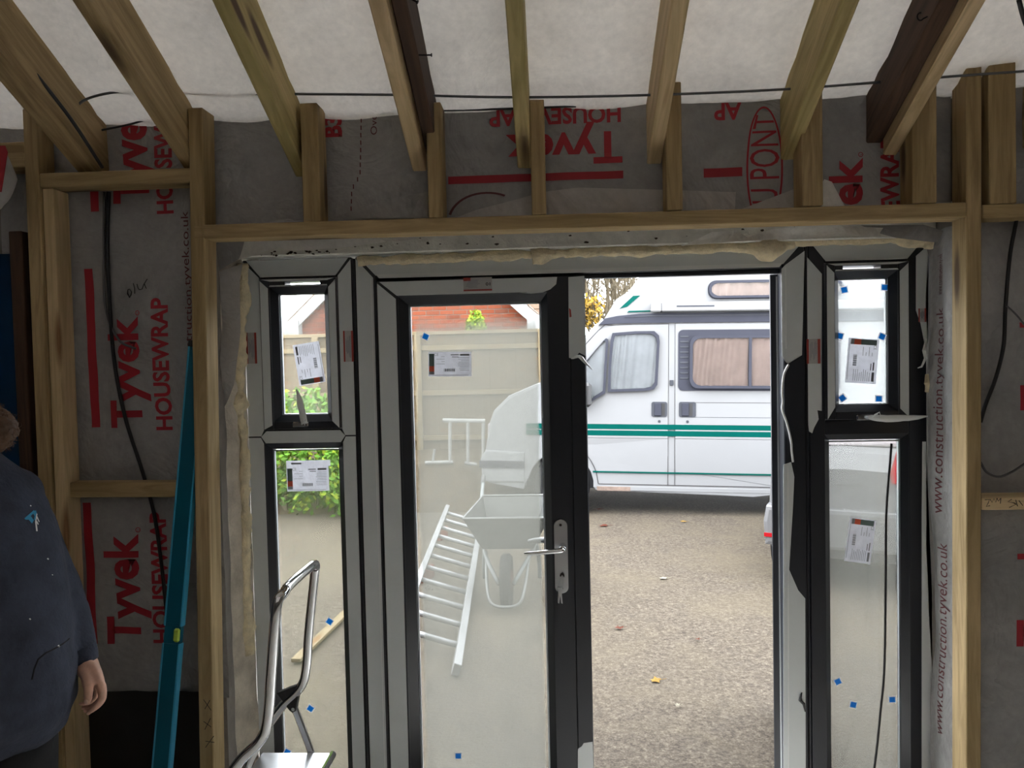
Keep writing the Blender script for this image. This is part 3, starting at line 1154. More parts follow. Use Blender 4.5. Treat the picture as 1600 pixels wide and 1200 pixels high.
foam('foam_bead', [at(379, 414, FX), at(378, 470, FX), at(375, 520, FX), at(374, 570, FX), at(371, 628, FX), at(372, 650, FX), at(381, 690, FX), at(382, 770, FX),
                   at(384, 830, FX), at(382, 900, FX), at(385, 960, FX), at(390, 1022, FX)], 0.0235, 'long lumpy foam bead down the left side of the frame', 13.0,
     [(at(379, 468, FX), 0.016), (at(369, 632, FX), 0.022), (at(380, 985, FX), 0.014)])
foam('foam_bead', [at(1449, 585, -0.03), at(1450, 600, -0.035), at(1450, 612, -0.03)], 0.012, 'small round foam lump behind the right flap', 17.0)

# ================================================================== CABLES, NAILS, HOOK
CB = 'loose cables in the bare walls'


def cable(path, r, m, label, cat='cable'):
    return tag(mk('cable', tb(smooth_path([Vector(p) for p in path], 8), r, 8), m, smooth=True), label, cat, CB)


cy = -0.30
cable([at(112, 180, -0.36), at(135, 155, -0.38), at(205, 142, -0.36), at(330, 146, -0.335), at(600, 148, -0.33), at(800, 152, -0.33), at(1000, 149, -0.33), at(1200, 141, -0.33), at(1330, 132, -0.33), at(1480, 120, -0.33), at(1620, 110, -0.33)], 0.0045, 'cable_grey', 'thin grey cable along the eave across the whole picture')
cable([at(150, 205, -0.25), at(200, 195, -0.24), at(240, 186, -0.24), at(330, 180, -0.225), at(470, 179, -0.222), at(620, 174, -0.222), at(760, 171, -0.222), at(900, 166, -0.222)], 0.004, 'cable_black', 'thin black cable along the top of the housewrap')
cable([at(170, 300, -0.226), at(168, 380, -0.23), at(170, 450, -0.232), at(178, 560, -0.235), at(195, 650, -0.236), at(222, 735, -0.23), at(240, 800, -0.225), at(252, 880, -0.232), at(262, 980, -0.234), at(268, 1090, -0.234)], 0.0068, 'cable_black', 'thick black cable bundle hanging in the left stud bay')
cable([at(163, 300, -0.227), at(162, 390, -0.23), at(165, 480, -0.232), at(185, 530, -0.234), at(212, 545, -0.232)], 0.0045, 'cable_grey', 'thin grey cable beside the black bundle in the left bay')
cable([at(-5, 35, -0.72), at(40, 95, -0.63), at(110, 185, -0.46), at(160, 262, -0.30)], 0.006, 'cable_black', 'dark cable lying along the doubled rafter at the far left')
cable([at(1588, 345, -0.25), at(1578, 400, -0.25), at(1571, 480, -0.25), at(1568, 540, -0.25), at(1556, 590, -0.25), at(1540, 632, -0.25), at(1532, 660, -0.25)], 0.0065, 'cable_black', 'black cable hanging beside the right post')
cable([at(1532, 722, -0.25), at(1542, 738, -0.26), at(1560, 745, -0.26), at(1580, 738, -0.26), at(1605, 722, -0.26)], 0.004, 'cable_grey', 'grey cable loop above the right nogging')
cable([at(1573, 478, -0.26), at(1588, 492, -0.27), at(1604, 512, -0.27)], 0.003, 'cable_grey', 'thin grey cable end sticking off the right cable')
cable([at(1393, 693, -0.02), at(1391, 720, -0.03), at(1385, 800, -0.04), at(1384, 900, -0.05), at(1382, 1040, -0.06), at(1376, 1110, -0.07), at(1366, 1200, -0.09), Vector((1.12, -0.12, FZ + 0.006))], 0.0045, 'cable_black', 'black cable dangling in front of the right sidelight')
cable([at(1592, 0, -0.9), at(1600, 30, -0.86), at(1612, 60, -0.8)], 0.006, 'cable_black', 'short dark cable at the top right corner')


def nail(base, tip, label):
    base, tip = Vector(base), Vector(tip)
    bm = bmesh.new()
    tube(bm, [base, tip], 0.0025, 6)
    d = (tip - base).normalized()
    tube(bm, [tip - d * 0.001, tip + d * 0.002], 0.0055, 8)
    tag(mk('nail', bm, 'dark_iron'), label, 'nail', 'nails in the old rafter')


nail(at(643, 86, -0.62), at(674, 86, -0.62), 'long rusty nail sticking sideways from the old rafter')
nail(at(638, -3, -0.85), at(652, 3, -0.85), 'bent rusty nail at the top edge of the photograph')
bm = bmesh.new()
hp = []
for i in range(11):
    a = rad(-30 - i * 25)
    hp.append(at(1438 + 5 * math.cos(a), 26 - 6 * math.sin(a), -0.72))
tube(bm, [at(1449, 26, -0.72), at(1443, 29, -0.72)] + hp, 0.0022, 6)
tag(mk('cup_hook', bm, 'dark_iron', smooth=True), 'small black cup hook screwed into the dark right rafter', 'hook')

# things at the far left edge
bm = bmesh.new()
nx, nz = 14, 30
g = [[bm.verts.new((-2.35 + 0.40 * i / nx, -0.255 - 0.012 * n3(i * 0.5, j * 0.3), 0.9 + 1.22 * j / nz)) for j in range(nz + 1)] for i in range(nx + 1)]
for i in range(nx):
    for j in range(nz):
        bm.faces.new((g[i][j], g[i + 1][j], g[i + 1][j + 1], g[i][j + 1]))
bmesh.ops.solidify(bm, geom=list(bm.faces), thickness=0.004)
tag(mk('tarpaulin', bm, 'blue_sheet', smooth=True), 'blue sheet hanging at the far left edge behind the person', 'tarpaulin')
bag = empty('plastic_sack', at(5, 330, -0.30))
tag(bag, 'white sack with red print tucked up at the far left edge', 'sack')
bm = bmesh.new()
tube(bm, smooth_path([at(-30, 232, -0.40), at(-20, 250, -0.40), at(-8, 280, -0.41), at(-12, 310, -0.40), at(-16, 335, -0.40)], 4), [0.03, 0.04, 0.055, 0.062, 0.065, 0.066, 0.066, 0.065, 0.066, 0.06, 0.055, 0.05, 0.045, 0.04, 0.03, 0.02, 0.015], 14)
for v in bm.verts:
    v.co.x += 0.008 * n3(v.co.x * 40, v.co.z * 30)
    v.co.z += 0.006 * n3(v.co.x * 30, v.co.z * 40, 2)
mk('sack_body', bm, 'bag_white', bag, smooth=True)
bm = prism([(at(-10, 228, -.48).x, at(0, 228, -.48).z), (at(8, 228, -.48).x, at(0, 228, -.48).z), (at(12, 240, -.48).x, at(0, 238, -.48).z), (at(2, 300, -.48).x, at(0, 300, -.48).z), (at(-10, 300, -.48).x, at(0, 300, -.48).z)], 'y', -0.482, -0.478)
mk('red_print', bm, 'red_print', bag)

# ================================================================== WINDOWS AND DOORS
SUMX = 0.19          # the frame is symmetric about x = SUMX / 2


def pxz(pts, Y):
    return [(at(x, y, Y).x, at(x, y, Y).z) for x, y in pts]


def film_poly(parent, pts, Y, m='film', name='protective_film', t=0.0012):
    return mk(name, prism(pts, 'y', Y - t, Y + 0.0002), m, parent)


def sidelight(name, mir, label, fog_top, fog_low):
    def mx(x):
        return SUMX - x if mir else x

    def B(n, x0, x1, y0, y1, z0, z1, m='anthracite', bev=0.003):
        a, b = sorted((mx(x0), mx(x1)))
        return mk(n, bx(a, b, y0, y1, z0, z1, bev=bev), m, W)

    def Fm(pts, Y, m='film', dx=0):
        return film_poly(W, [(mx(x), z) for x, z in pts], Y, m)

    W = struct(empty(name, (mx(-1.0), 0.035, -0.09)), label)
    # outer frame
    B('frame_jamb', -1.225, -1.158, 0.0, 0.07, -0.09, 2.105)
    B('frame_jamb', -0.846, -0.786, 0.0, 0.07, -0.09, 2.105)
    B('frame_head', -1.158, -0.846, 0.0, 0.07, 2.030, 2.105)
    B('frame_sill', -1.158, -0.846, 0.0, 0.07, -0.09, 0.0)
    B('frame_transom', -1.158, -0.846, 0.0, 0.07, 1.372, 1.430)
    # sash, with the vent slot left open in its top rail
    ys, ye = -0.012, 0.058
    xs0, xs1, zs0, zs1 = -1.155, -0.849, 1.432, 2.028
    sash = struct(empty('window_sash', (0, 0, 0)))
    sash.matrix_basis = wm(W).inverted() @ Matrix.Translation((mx(-1.0), 0.02, 1.43))
    sash.parent = W
    del sash['kind']
    bm = bmesh.new()

    def sb(a0, a1, z0, z1, y0=ys, y1=ye):
        a, b = sorted((mx(a0), mx(a1)))
        box(bm, a, b, y0, y1, z0, z1, bev=0.002)
    sb(xs0, -1.116, zs0, zs1)
    sb(-0.882, xs1, zs0, zs1)
    sb(-1.116, -0.882, zs0, 1.462)
    sb(-1.116, -1.052, 1.994, zs1)
    sb(-0.912, -0.882, 1.994, zs1)
    sb(-1.052, -0.912, 1.994, 2.003)
    sb(-1.052, -0.912, 2.015, zs1)
    mk('sash_frame', bm, 'anthracite', sash)
    # sloping beads round the panes

    def bead(x0, x1, z0, z1, w_, y0, y1, par):
        bm = bmesh.new()
        o4 = [(x0, z0), (x1, z0), (x1, z1), (x0, z1)]
        i4 = [(x0 + w_, z0 + w_), (x1 - w_, z0 + w_), (x1 - w_, z1 - w_), (x0 + w_, z1 - w_)]
        A = [bm.verts.new((mx(p[0]), y0, p[1])) for p in o4]
        C_ = [bm.verts.new((mx(p[0]), y1, p[1])) for p in i4]
        D = [bm.verts.new((mx(p[0]), 0.058, p[1])) for p in i4]
        E_ = [bm.verts.new((mx(p[0]), 0.058, p[1])) for p in o4]
        for P_, Q in ((A, C_), (C_, D), (D, E_), (E_, A)):
            for i in range(4):
                j = (i + 1) % 4
                bm.faces.new((P_[i], P_[j], Q[j], Q[i]))
        mk('glazing_bead', bm, 'anthracite', par)

    def pane(x0, x1, z0, z1, fog, par):
        a, b = sorted((mx(x0), mx(x1)))
        bm = bx(a, b, 0.028, 0.034, z0, z1)
        for f in bm.faces:
            f.material_index = 1 if f.calc_center_median().y > 0.033 else 0
        mk('glass_pane', bm, ['glass_clear', fog], par)
        o4 = [(a, z0), (b, z0), (b, z1), (a, z1)]
        i4 = [(a + 0.006, z0 + 0.006), (b - 0.006, z0 + 0.006), (b - 0.006, z1 - 0.006), (a + 0.006, z1 - 0.006)]
        mk('spacer_bar', ring(o4, i4, 'y', 0.0365, 0.050), 'spacer_alu', par)

    bead(-1.116, -0.882, 1.462, 1.994, 0.024, -0.006, 0.024, sash)
    pane(-1.094, -0.896, 1.484, 1.972, fog_top, sash)
    bead(-1.158, -0.846, 0.0, 1.372, 0.022, 0.004, 0.026, W)
    pane(-1.140, -0.848, 0.018, 1.346, fog_low, W)
    return W, sash, Fm, mx


WL, SL, FmL, mxl = sidelight('window_1', False, 'narrow left sidelight with fogged panes and grey protective film', 'fog_left_top', 'fog_left_low')
WR, SR, FmR, mxr = sidelight('window_2', True, 'narrow right sidelight with film torn away to black', 'fog_right_top', 'fog_right_low')
g = 0.004
for Fm, full in ((FmL, True), (FmR, False)):
    # head and upper jamb films with mitred ends
    Fm([(-1.210, 2.103), (-0.800, 2.103), (-0.848 - g, 2.036), (-1.154, 2.036)], 0.0)
    Fm([(-1.150, 2.040), (-0.852, 2.040), (-0.856, 2.036), (-1.146, 2.036)], -0.0015, 'film_light')
    Fm([(-1.151 + g, 2.025), (-0.853 - g, 2.025), (-0.882, 1.998), (-1.116, 1.998)][:2] + [(-0.884, 2.017), (-1.113, 2.017)], -0.012)
    Fm([(-1.112, 2.002), (-0.885, 2.002), (-0.882, 1.9965), (-1.117, 1.9965)], -0.012)
    Fm([(-1.153, 2.020), (-1.121, 1.990), (-1.121, 1.448 if full else 1.470), (-1.153, 1.432 if full else 1.438)], -0.012)
    Fm([(-0.851, 2.020), (-0.879, 1.990), (-0.879, 1.462 if full else 1.480), (-0.851, 1.434)], -0.012)
    if full:
        Fm([(-1.223, 2.098), (-1.160, 2.034), (-1.160, 1.428), (-1.172, 1.404), (-1.223, 1.404)], 0.0)
        Fm([(-0.790, 2.098), (-0.843, 2.034), (-0.843, 1.428), (-0.832, 1.404), (-0.790, 1.404)], 0.0)
        Fm([(-1.150, 1.424), (-0.852, 1.424), (-0.832, 1.402), (-0.850, 1.376), (-1.154, 1.376), (-1.172, 1.402)], 0.0)
        Fm([(-1.223, 1.398), (-1.174, 1.398), (-1.162, 1.374), (-1.162, -0.08), (-1.223, -0.08)], 0.0)
        Fm([(-0.790, 1.398), (-0.830, 1.398), (-0.842, 1.374), (-0.842, -0.08), (-0.790, -0.08)], 0.0)
# right sidelight: what is left of the film
film_poly(WR, pxz([(1261, 402), (1284, 428), (1283, 560), (1284, 600), (1284, 642), (1277, 641), (1279, 655), (1272, 668), (1269, 677), (1264, 674), (1261, 645)], 0.0), 0.0)
film_poly(WR, pxz([(1431, 400), (1447, 386), (1451, 400), (1446, 455), (1446, 480), (1450, 535), (1446, 545), (1438, 505), (1431, 485)], 0.0), 0.0)
film_poly(WR, pxz([(1447, 690), (1441, 690), (1440, 800), (1440, 1235), (1468, 1235), (1452, 980), (1447, 850)], 0.0), 0.0, 'film_light')
bm = tb([at(1448, 530, -0.012), at(1444, 548, -0.030), at(1446, 560, -0.022), at(1440, 573, -0.026), at(1434, 575, -0.020)], [0.006, 0.008, 0.006, 0.004, 0.002], 6, squash=(1, 0.3, 1))
mk('torn_film', bm, 'film_light', WR)

# couplers between the units
cp = struct(empty('trim_2', (0.09, 0.0, 0)))
for x0, x1 in ((-0.784, -0.774), (0.964, 0.974)):
    mk('coupler', bx(x0, x1, 0.004, 0.066, -0.09, 2.10), 'rubber', cp)
    mk('coupler_bead', bx((x0 + x1) / 2 - 0.002, (x0 + x1) / 2 + 0.002, -0.002, 0.004, -0.09, 2.095), 'anthracite', cp)

# door frame
DF = struct(empty('trim_3', (0.095, 0.035, 0)), 'door frame between the two sidelights')
mk('frame_jamb', bx(-0.772, -0.690, 0, 0.07, -0.09, 2.105, bev=0.003), 'anthracite', DF)
mk('frame_jamb', bx(0.880, 0.962, 0, 0.07, -0.09, 2.105, bev=0.003), 'anthracite', DF)
mk('frame_head', bx(-0.690, 0.880, 0, 0.07, 2.016, 2.105, bev=0.003), 'anthracite', DF)
mk('frame_rebate', bx(-0.690, 0.880, 0.035, 0.07, 2.000, 2.018), 'anthracite', DF)
mk('threshold', bx(-0.690, 0.880, -0.01, 0.10, -0.098, -0.055, bev=0.003), 'brushed', DF)
film_poly(DF, [(-0.758, 2.103), (0.948, 2.103), (0.882, 2.030), (-0.692, 2.030)], 0.0)
film_poly(DF, [(-0.690, 2.034), (0.880, 2.034), (0.868, 2.019), (-0.678, 2.019)], -0.0016, 'film_light')
film_poly(DF, [(-0.770, 2.098), (-0.702, 2.022), (-0.702, -0.08), (-0.770, -0.08)], 0.0)
mk('film_ridge', bx(-0.713, -0.708, -0.0026, 0, -0.08, 2.02), 'film_light', DF)
film_poly(DF, pxz([(1257, 392), (1227, 414), (1221, 420), (1222, 556), (1228, 566), (1232, 568), (1240, 562), (1253, 555)], 0.0), 0.0)
mk('film_ridge', prism(pxz([(1226, 418), (1228, 417), (1229, 545), (1227, 545)], 0.0), 'y', -0.0026, 0), 'film_light', DF)
film_poly(DF, pxz([(1224, 726), (1236, 722), (1241, 745), (1239, 790), (1233, 890), (1247, 922), (1258, 935), (1259, 1235), (1224, 1235)], 0.0), 0.0)
mk('film_ridge', prism(pxz([(1230, 728), (1232, 728), (1233, 1235), (1231, 1235)], 0.0), 'y', -0.0026, 0), 'film_light', DF)
bm = tb(smooth_path([at(1232, 570, -0.004), at(1225, 585, -0.018), at(1222, 610, -0.022), at(1223, 628, -0.018), at(1222, 640, -0.02), at(1230, 663, -0.014), at(1236, 690, -0.008), at(1237, 705, -0.004), at(1239, 722, -0.002)], 5), 0.0055, 6, squash=(0.8, 0.6, 1))
mk('torn_film', bm, 'film_light', DF)
bm = tb([at(1253, 1082, -0.003), at(1250, 1094, -0.012), at(1256, 1100, -0.006), at(1258, 1112, -0.002)], [0.002, 0.006, 0.006, 0.002], 6)
mk('torn_film', bm, 'black_plastic', DF)

# closed left leaf
D1 = struct(empty('door_1', (-0.28, 0.025, -0.05)), 'closed left french door leaf with fogged glass and chrome handle')
yl, yk = -0.012, 0.058
mk('stile', bx(-0.686, -0.604, yl, yk, -0.05, 2.006, bev=0.003), 'anthracite', D1)
mk('stile', bx(-0.022, 0.066, yl, yk, -0.05, 2.006, bev=0.003), 'anthracite', D1)
mk('top_rail', bx(-0.604, -0.022, yl, yk, 1.944, 2.006, bev=0.003), 'anthracite', D1)
mk('bottom_rail', bx(-0.604, -0.022, yl, yk, -0.05, 0.0, bev=0.003), 'anthracite', D1)
mk('meeting_strip', bx(0.064, 0.126, yl - 0.006, yk + 0.01, -0.05, 2.004, bev=0.004), 'anthracite', D1)
bm = bmesh.new()
o4 = [(-0.604, 0.0), (-0.022, 0.0), (-0.022, 1.944), (-0.604, 1.944)]
i4 = [(-0.570, 0.022), (-0.046, 0.022), (-0.046, 1.913), (-0.570, 1.913)]
rows = [[bm.verts.new((p[0], y_, p[1])) for p in q] for q, y_ in ((o4, -0.006), (i4, 0.022), (i4, 0.058), (o4, 0.058))]
for k in range(4):
    for i in range(4):
        j = (i + 1) % 4
        bm.faces.new((rows[k][i], rows[k][j], rows[(k + 1) % 4][j], rows[(k + 1) % 4][i]))
mk('glazing_bead', bm, 'anthracite', D1)
bm = bx(-0.570, -0.046, 0.028, 0.034, 0.022, 1.913)
for f in bm.faces:
    f.material_index = 1 if f.calc_center_median().y > 0.033 else 0
mk('glass_pane', bm, ['glass_clear', 'fog_door'], D1)
o4 = [(-0.570, 0.022), (-0.046, 0.022), (-0.046, 1.913), (-0.570, 1.913)]
i4 = [(-0.563, 0.029), (-0.053, 0.029), (-0.053, 1.906), (-0.563, 1.906)]
mk('spacer_bar', ring(o4, i4, 'y', 0.0365, 0.050), 'spacer_alu', D1)
film_poly(D1, [(-0.684, 1.998), (-0.612, 1.936), (-0.612, -0.045), (-0.684, -0.045)], yl)
film_poly(D1, [(-0.676, 2.004), (0.02, 2.004)] + pxz([(869, 444), (860, 452), (848, 457), (830, 459)], yl) + [(-0.10, 1.948), (-0.608, 1.948)], yl)
film_poly(D1, pxz([(888, 433), (913, 431), (915, 556), (905, 551), (897, 561), (889, 559)], yl - 0.006), yl - 0.006)
mk('film_mark', prism(pxz([(889, 481), (892, 484), (893, 495), (890, 496)], yl - 0.008), 'y', yl - 0.0082, yl - 0.0072), 'tape_red', D1)
film_poly(D1, pxz([(903, 1170), (909, 1166), (912, 1161), (926, 1159), (929, 1245), (903, 1245)], yl - 0.006), yl - 0.006)
bm = bmesh.new()
tube(bm, smooth_path([at(893, 560, -0.022), at(905, 557, -0.034), at(914, 566, -0.036), at(925, 577, -0.03)], 4), [0.004, 0.006, 0.007, 0.008, 0.008, 0.008, 0.008, 0.007, 0.006, 0.005, 0.004, 0.003, 0.002], 6, squash=(1, 0.5, 0.8))
mk('torn_film', bm, 'film', D1)
# handle set
hd = empty('door_handle', (0, 0, 0))
hd.matrix_basis = wm(D1).inverted() @ Matrix.Translation((0.014, yl, 0.915))
hd.parent = D1
hd['label'] = 'chrome lever handle on a long backplate'
mk('backplate', prism(rrect(-0.012, 0.040, 0.770, 1.060, 0.024, 6), 'y', yl - 0.010, yl, bev=0.003), 'brushed', hd, smooth=False)
bm = bmesh.new()
lathe(bm, [(0.015, 0), (0.015, 0.012), (0.012, 0.03), (0.012, 0.045)], (0.020, yl - 0.010, 0.955), (0, -1, 0), 16)
tube(bm, smooth_path([(0.020, yl - 0.052, 0.955), (0.012, yl - 0.060, 0.952), (-0.03, yl - 0.062, 0.948), (-0.09, yl - 0.062, 0.943), (-0.128, yl - 0.060, 0.943)], 5),
     [0.010, 0.0115, 0.012, 0.0122, 0.0122, 0.012, 0.0118, 0.0115, 0.0112, 0.011, 0.0108, 0.0106, 0.0104, 0.010, 0.0096, 0.0092, 0.0088, 0.0084, 0.0075, 0.006, 0.004], 10, squash=(1, 1.0, 0.85))
mk('lever', bm, 'chrome', hd, smooth=True)
bm = bmesh.new()
for z_ in (1.040, 0.790):
    lathe(bm, [(0.005, 0), (0.005, 0.002)], (0.014, yl - 0.0105, z_), (0, -1, 0), 10)
mk('screw', bm, 'dark_iron', hd)
bm = bmesh.new()
lathe(bm, [(0.009, 0), (0.009, 0.010)], (0.016, yl - 0.010, 0.842), (0, -1, 0), 14)
box(bm, 0.0115, 0.0205, yl - 0.020, yl - 0.010, 0.815, 0.842)
mk('lock_cylinder', bm, 'dark_iron', hd)
# outside lever
bm = bmesh.new()
lathe(bm, [(0.012, 0), (0.012, 0.045)], (0.020, yk, 0.955), (0, 1, 0), 14)
tube(bm, smooth_path([(0.020, yk + 0.045, 0.955), (-0.03, yk + 0.055, 0.950), (-0.12, yk + 0.055, 0.945)], 5), [0.012] * 9 + [0.010, 0.006], 10)
mk('outside_lever', bm, 'alu', hd, smooth=True)
# bunch of keys hanging in the lock
ks = empty('key_bunch', (0.012, yl - 0.03, 0.75))
tag(ks, 'small bunch of keys hanging in the door lock', 'keys')
bm = bmesh.new()
cyk = yl - 0.030
tube(bm, [(0.016, yl - 0.020, 0.842), (0.016, yl - 0.042, 0.842)], 0.004, 8)
box(bm, 0.008, 0.022, yl - 0.044, yl - 0.040, 0.815, 0.846, bev=0.001)
mk('key', bm, 'brushed', ks)
bm = bmesh.new()
rp = [(0.010 + 0.008 * math.cos(rad(a)), yl - 0.043, 0.812 + 0.010 * math.sin(rad(a))) for a in range(0, 361, 30)]
tube(bm, rp, 0.0012, 6)
mk('key_ring', bm, 'brushed', ks)
for k, (kx, tilt) in enumerate(((0.004, -0.004), (0.010, 0.003))):
    bm = prism([(kx - 0.007, 0.806), (kx + 0.007, 0.806), (kx + 0.008, 0.790), (kx + 0.003, 0.783), (kx + 0.003 + tilt, 0.742), (kx - 0.003 + tilt, 0.744), (kx - 0.003, 0.783), (kx - 0.008, 0.792)], 'y', yl - 0.046 - 0.003 * k, yl - 0.0440 - 0.003 * k)
    mk('key', bm, 'brushed', ks)

# right leaf, swung outwards until it stands almost edge-on
ang = rad(17.5)
M2 = Matrix.Translation((0.8515, 0.078, -0.05)) @ Matrix.Rotation(rad(90) - ang, 4, 'Z')
D2 = struct(empty('door_2', (0, 0, 0), mtx=M2), 'right french door leaf swung outwards, seen edge-on')
Lw = 0.78


def d2(n, bm, m):
    return mk(n, bm, m, D2, world=False)


d2('stile', bx(0, 0.09, -0.070, 0, 0, 2.05, bev=0.003), 'anthracite')
d2('stile', bx(Lw - 0.10, Lw, -0.070, 0, 0, 2.05, bev=0.003), 'anthracite')
d2('top_rail', bx(0.09, Lw - 0.10, -0.070, 0, 1.96, 2.05, bev=0.003), 'anthracite')
d2('bottom_rail', bx(0.09, Lw - 0.10, -0.070, 0, 0, 0.10, bev=0.003), 'anthracite')
bm = bx(0.09, Lw - 0.10, -0.040, -0.034, 0.10, 1.96)
for f in bm.faces:
    f.material_index = 0
d2('glass_pane', bm, ['glass_clear'])
for z_ in (0.25, 1.0, 1.75):
    d2('hinge', bx(-0.012, 0.004, -0.082, -0.062, z_ - 0.05, z_ + 0.05, bev=0.003), 'anthracite')
d2('edge_gasket', bx(-0.003, 0.001, -0.030, -0.024, 0.01, 2.04), 'spacer_alu')


# sash handles, still wrapped in film
def sash_handle(sash, base, path, radii, lab):
    h = empty('window_handle', (0, 0, 0))
    h.matrix_basis = wm(sash).inverted() @ Matrix.Translation(base)
    h.parent = sash
    h['label'] = lab
    b = Vector(base)
    mk('handle_base', bx(b.x - 0.035, b.x + 0.030, -0.030, -0.012, b.z - 0.011, b.z + 0.011, bev=0.005), 'chrome', h)
    bm = bmesh.new()
    tube(bm, smooth_path(path, 4), radii, 8, squash=(1, 0.6, 1))
    for v in bm.verts:
        v.co += 0.0025 * Vector((n3(v.co.x * 130, v.co.z * 130), 0, n3(v.co.x * 130, v.co.z * 130, 9)))
    mk('wrapped_lever', bm, 'film_light', h)
    bm = bmesh.new()
    for k in range(2):
        a_ = b + Vector((0.012 + 0.008 * k, -0.035, 0.004 + 0.006 * k))
        tube(bm, [a_, a_ + Vector((0.014, -0.01, 0.012)), a_ + Vector((0.018, -0.014, -0.004))], [0.004, 0.003, 0.001], 5)
    mk('film_scrap', bm, 'film_light', h)


sash_handle(WL, at(471, 663, -0.02), [at(476, 662, -0.045), at(471, 640, -0.050), at(467, 620, -0.050), at(463, 608, -0.046)], [0.012, 0.014, 0.014, 0.013, 0.013, 0.013, 0.012, 0.011, 0.010, 0.008, 0.006, 0.004, 0.002], 'window handle pointing up, wrapped in torn film')
sash_handle(WR, at(1352, 652, -0.02), [at(1356, 652, -0.045), at(1385, 654, -0.050), at(1420, 653, -0.050), at(1449, 651, -0.046)], [0.005, 0.010, 0.012, 0.013, 0.013, 0.013, 0.013, 0.012, 0.011, 0.010, 0.008, 0.006, 0.003], 'window handle pointing right, wrapped in torn film')


# ---- stickers
def frame_of(cx, cy, deg, Y):
    c = at(cx, cy, Y)
    a = rad(deg)
    return c, Vector((math.cos(a), 0, math.sin(a))), Vector((-math.sin(a), 0, math.cos(a)))


def quad(bm, fr, u0, u1, v0, v1, off, t=0.0004):
    c, U, V = fr
    vs = []
    for y_ in (off, off + t):
        for u, v in ((u0, v0), (u1, v0), (u1, v1), (u0, v1)):
            vs.append(bm.verts.new(c + U * u + V * v + Vector((0, y_, 0))))
    for idx in ((0, 1, 2, 3), (7, 6, 5, 4), (0, 4, 5, 1), (1, 5, 6, 2), (2, 6, 7, 3), (3, 7, 4, 0)):
        bm.faces.new([vs[i] for i in idx])


def glass_label(parent, cx, cy, deg, W_, H_, Y, lab, flag=False):
    fr = frame_of(cx, cy, deg, Y)
    bm = bmesh.new()
    leaf = [(-W_ / 2, -H_ / 2), (W_ / 2, -H_ / 2), (W_ / 2, H_ / 2), (-W_ / 2, H_ / 2)]
    if flag:
        leaf = leaf[:3] + [(W_ / 2 + 0.008, H_ / 2), (W_ / 2 + 0.008, H_ / 2 + 0.024), (-W_ / 2, H_ / 2 + 0.024)]
    bm.faces.new([bm.verts.new(fr[0] + fr[1] * u + fr[2] * v) for u, v in leaf])
    L = mk('glass_label', bm, 'paper', parent)
    L['label'] = lab
    x0 = -W_ / 2 + 0.003
    for m, a0, a1 in (('label_green', 0.42, 0.93), ('label_orange', 0.20, 0.42), ('label_grey', 0.08, 0.20)):
        bm = bmesh.new()
        quad(bm, fr, x0, x0 + W_ * 0.12, -H_ / 2 + H_ * a0, -H_ / 2 + H_ * a1, -0.0006)
        mk('colour_block', bm, m, L)
    bm = bmesh.new()
    rnd = random.Random(int(cx))

    def q(a, b, c0, d):
        quad(bm, fr, -W_ / 2 + W_ * a, -W_ / 2 + W_ * b, -H_ / 2 + H_ * c0, -H_ / 2 + H_ * d, -0.0006)
    q(0.74, 0.95, 0.84, 0.92)
    for i in range(9):
        z = 0.76 - i * 0.065
        q(0.68 + rnd.random() * 0.08, 0.95, z, z + 0.015)
    q(0.52, 0.70, 0.86, 0.90)
    q(0.55, 0.70, 0.78, 0.81)
    for i in range(4):
        q(0.18 if i % 2 else 0.30, 0.38, 0.80 - i * 0.1, 0.815 - i * 0.1)
    q(0.02, 0.93, 0.045, 0.06)
    for i in range(16):
        a = 0.36 + i * 0.0165
        q(a, a + 0.006 + 0.005 * (i % 3), 0.20, 0.32)
    if flag:
        q(0.12, 0.36, 1.09, 1.16)
    mk('printed_lines', bm, 'label_grey', L)
    t = fit_text('CE', 0.016, 0.011, 0.0)
    for v in t.vertices:
        v.co = fr[0] + fr[1] * (v.co.x - W_ * 0.36) + fr[2] * (v.co.y + H_ * 0.34) + Vector((0, -0.0007, 0))
    link('printed_mark', t, 'label_grey', L)


GY = 0.0265
glass_label(D1, 703, 569, -1.0, 0.172, 0.097, GY, 'white paper glass label with green and orange edge')
glass_label(WL, 483, 568, 98, 0.165, 0.108, GY, 'tilted white paper glass label, sideways')
glass_label(WL, 481, 748, 0.5, 0.172, 0.100, GY, 'white paper glass label with a loose top strip', True)
glass_label(WR, 1347, 564, -95, 0.172, 0.116, GY, 'white paper glass label, sideways with coloured edge on top')
glass_label(WR, 1344, 845, -98, 0.172, 0.100, GY, 'tilted white paper glass label, sideways')


def pad(parent, cx, cy, deg):
    fr = frame_of(cx, cy, deg, GY)
    def corners(a, b, off):
        return [fr[0] + fr[1] * u + fr[2] * v + Vector((0, off, 0)) for u, v in ((-a, -b), (a, -b), (a, b), (-a, b))]
    bm = bmesh.new()
    A = [bm.verts.new(p) for p in corners(0.0145, 0.0135, 0)]
    B = [bm.verts.new(p) for p in corners(0.0108, 0.0103, -0.001)]
    for i in range(4):
        bm.faces.new((A[i], A[(i + 1) % 4], B[(i + 1) % 4], B[i]))
    p = mk('spacer_pad', bm, 'paper', parent)
    bm = bmesh.new()
    bm.faces.new([bm.verts.new(q) for q in corners(0.0108, 0.0103, -0.0012)])
    mk('pad_face', bm, 'pad_blue', p)


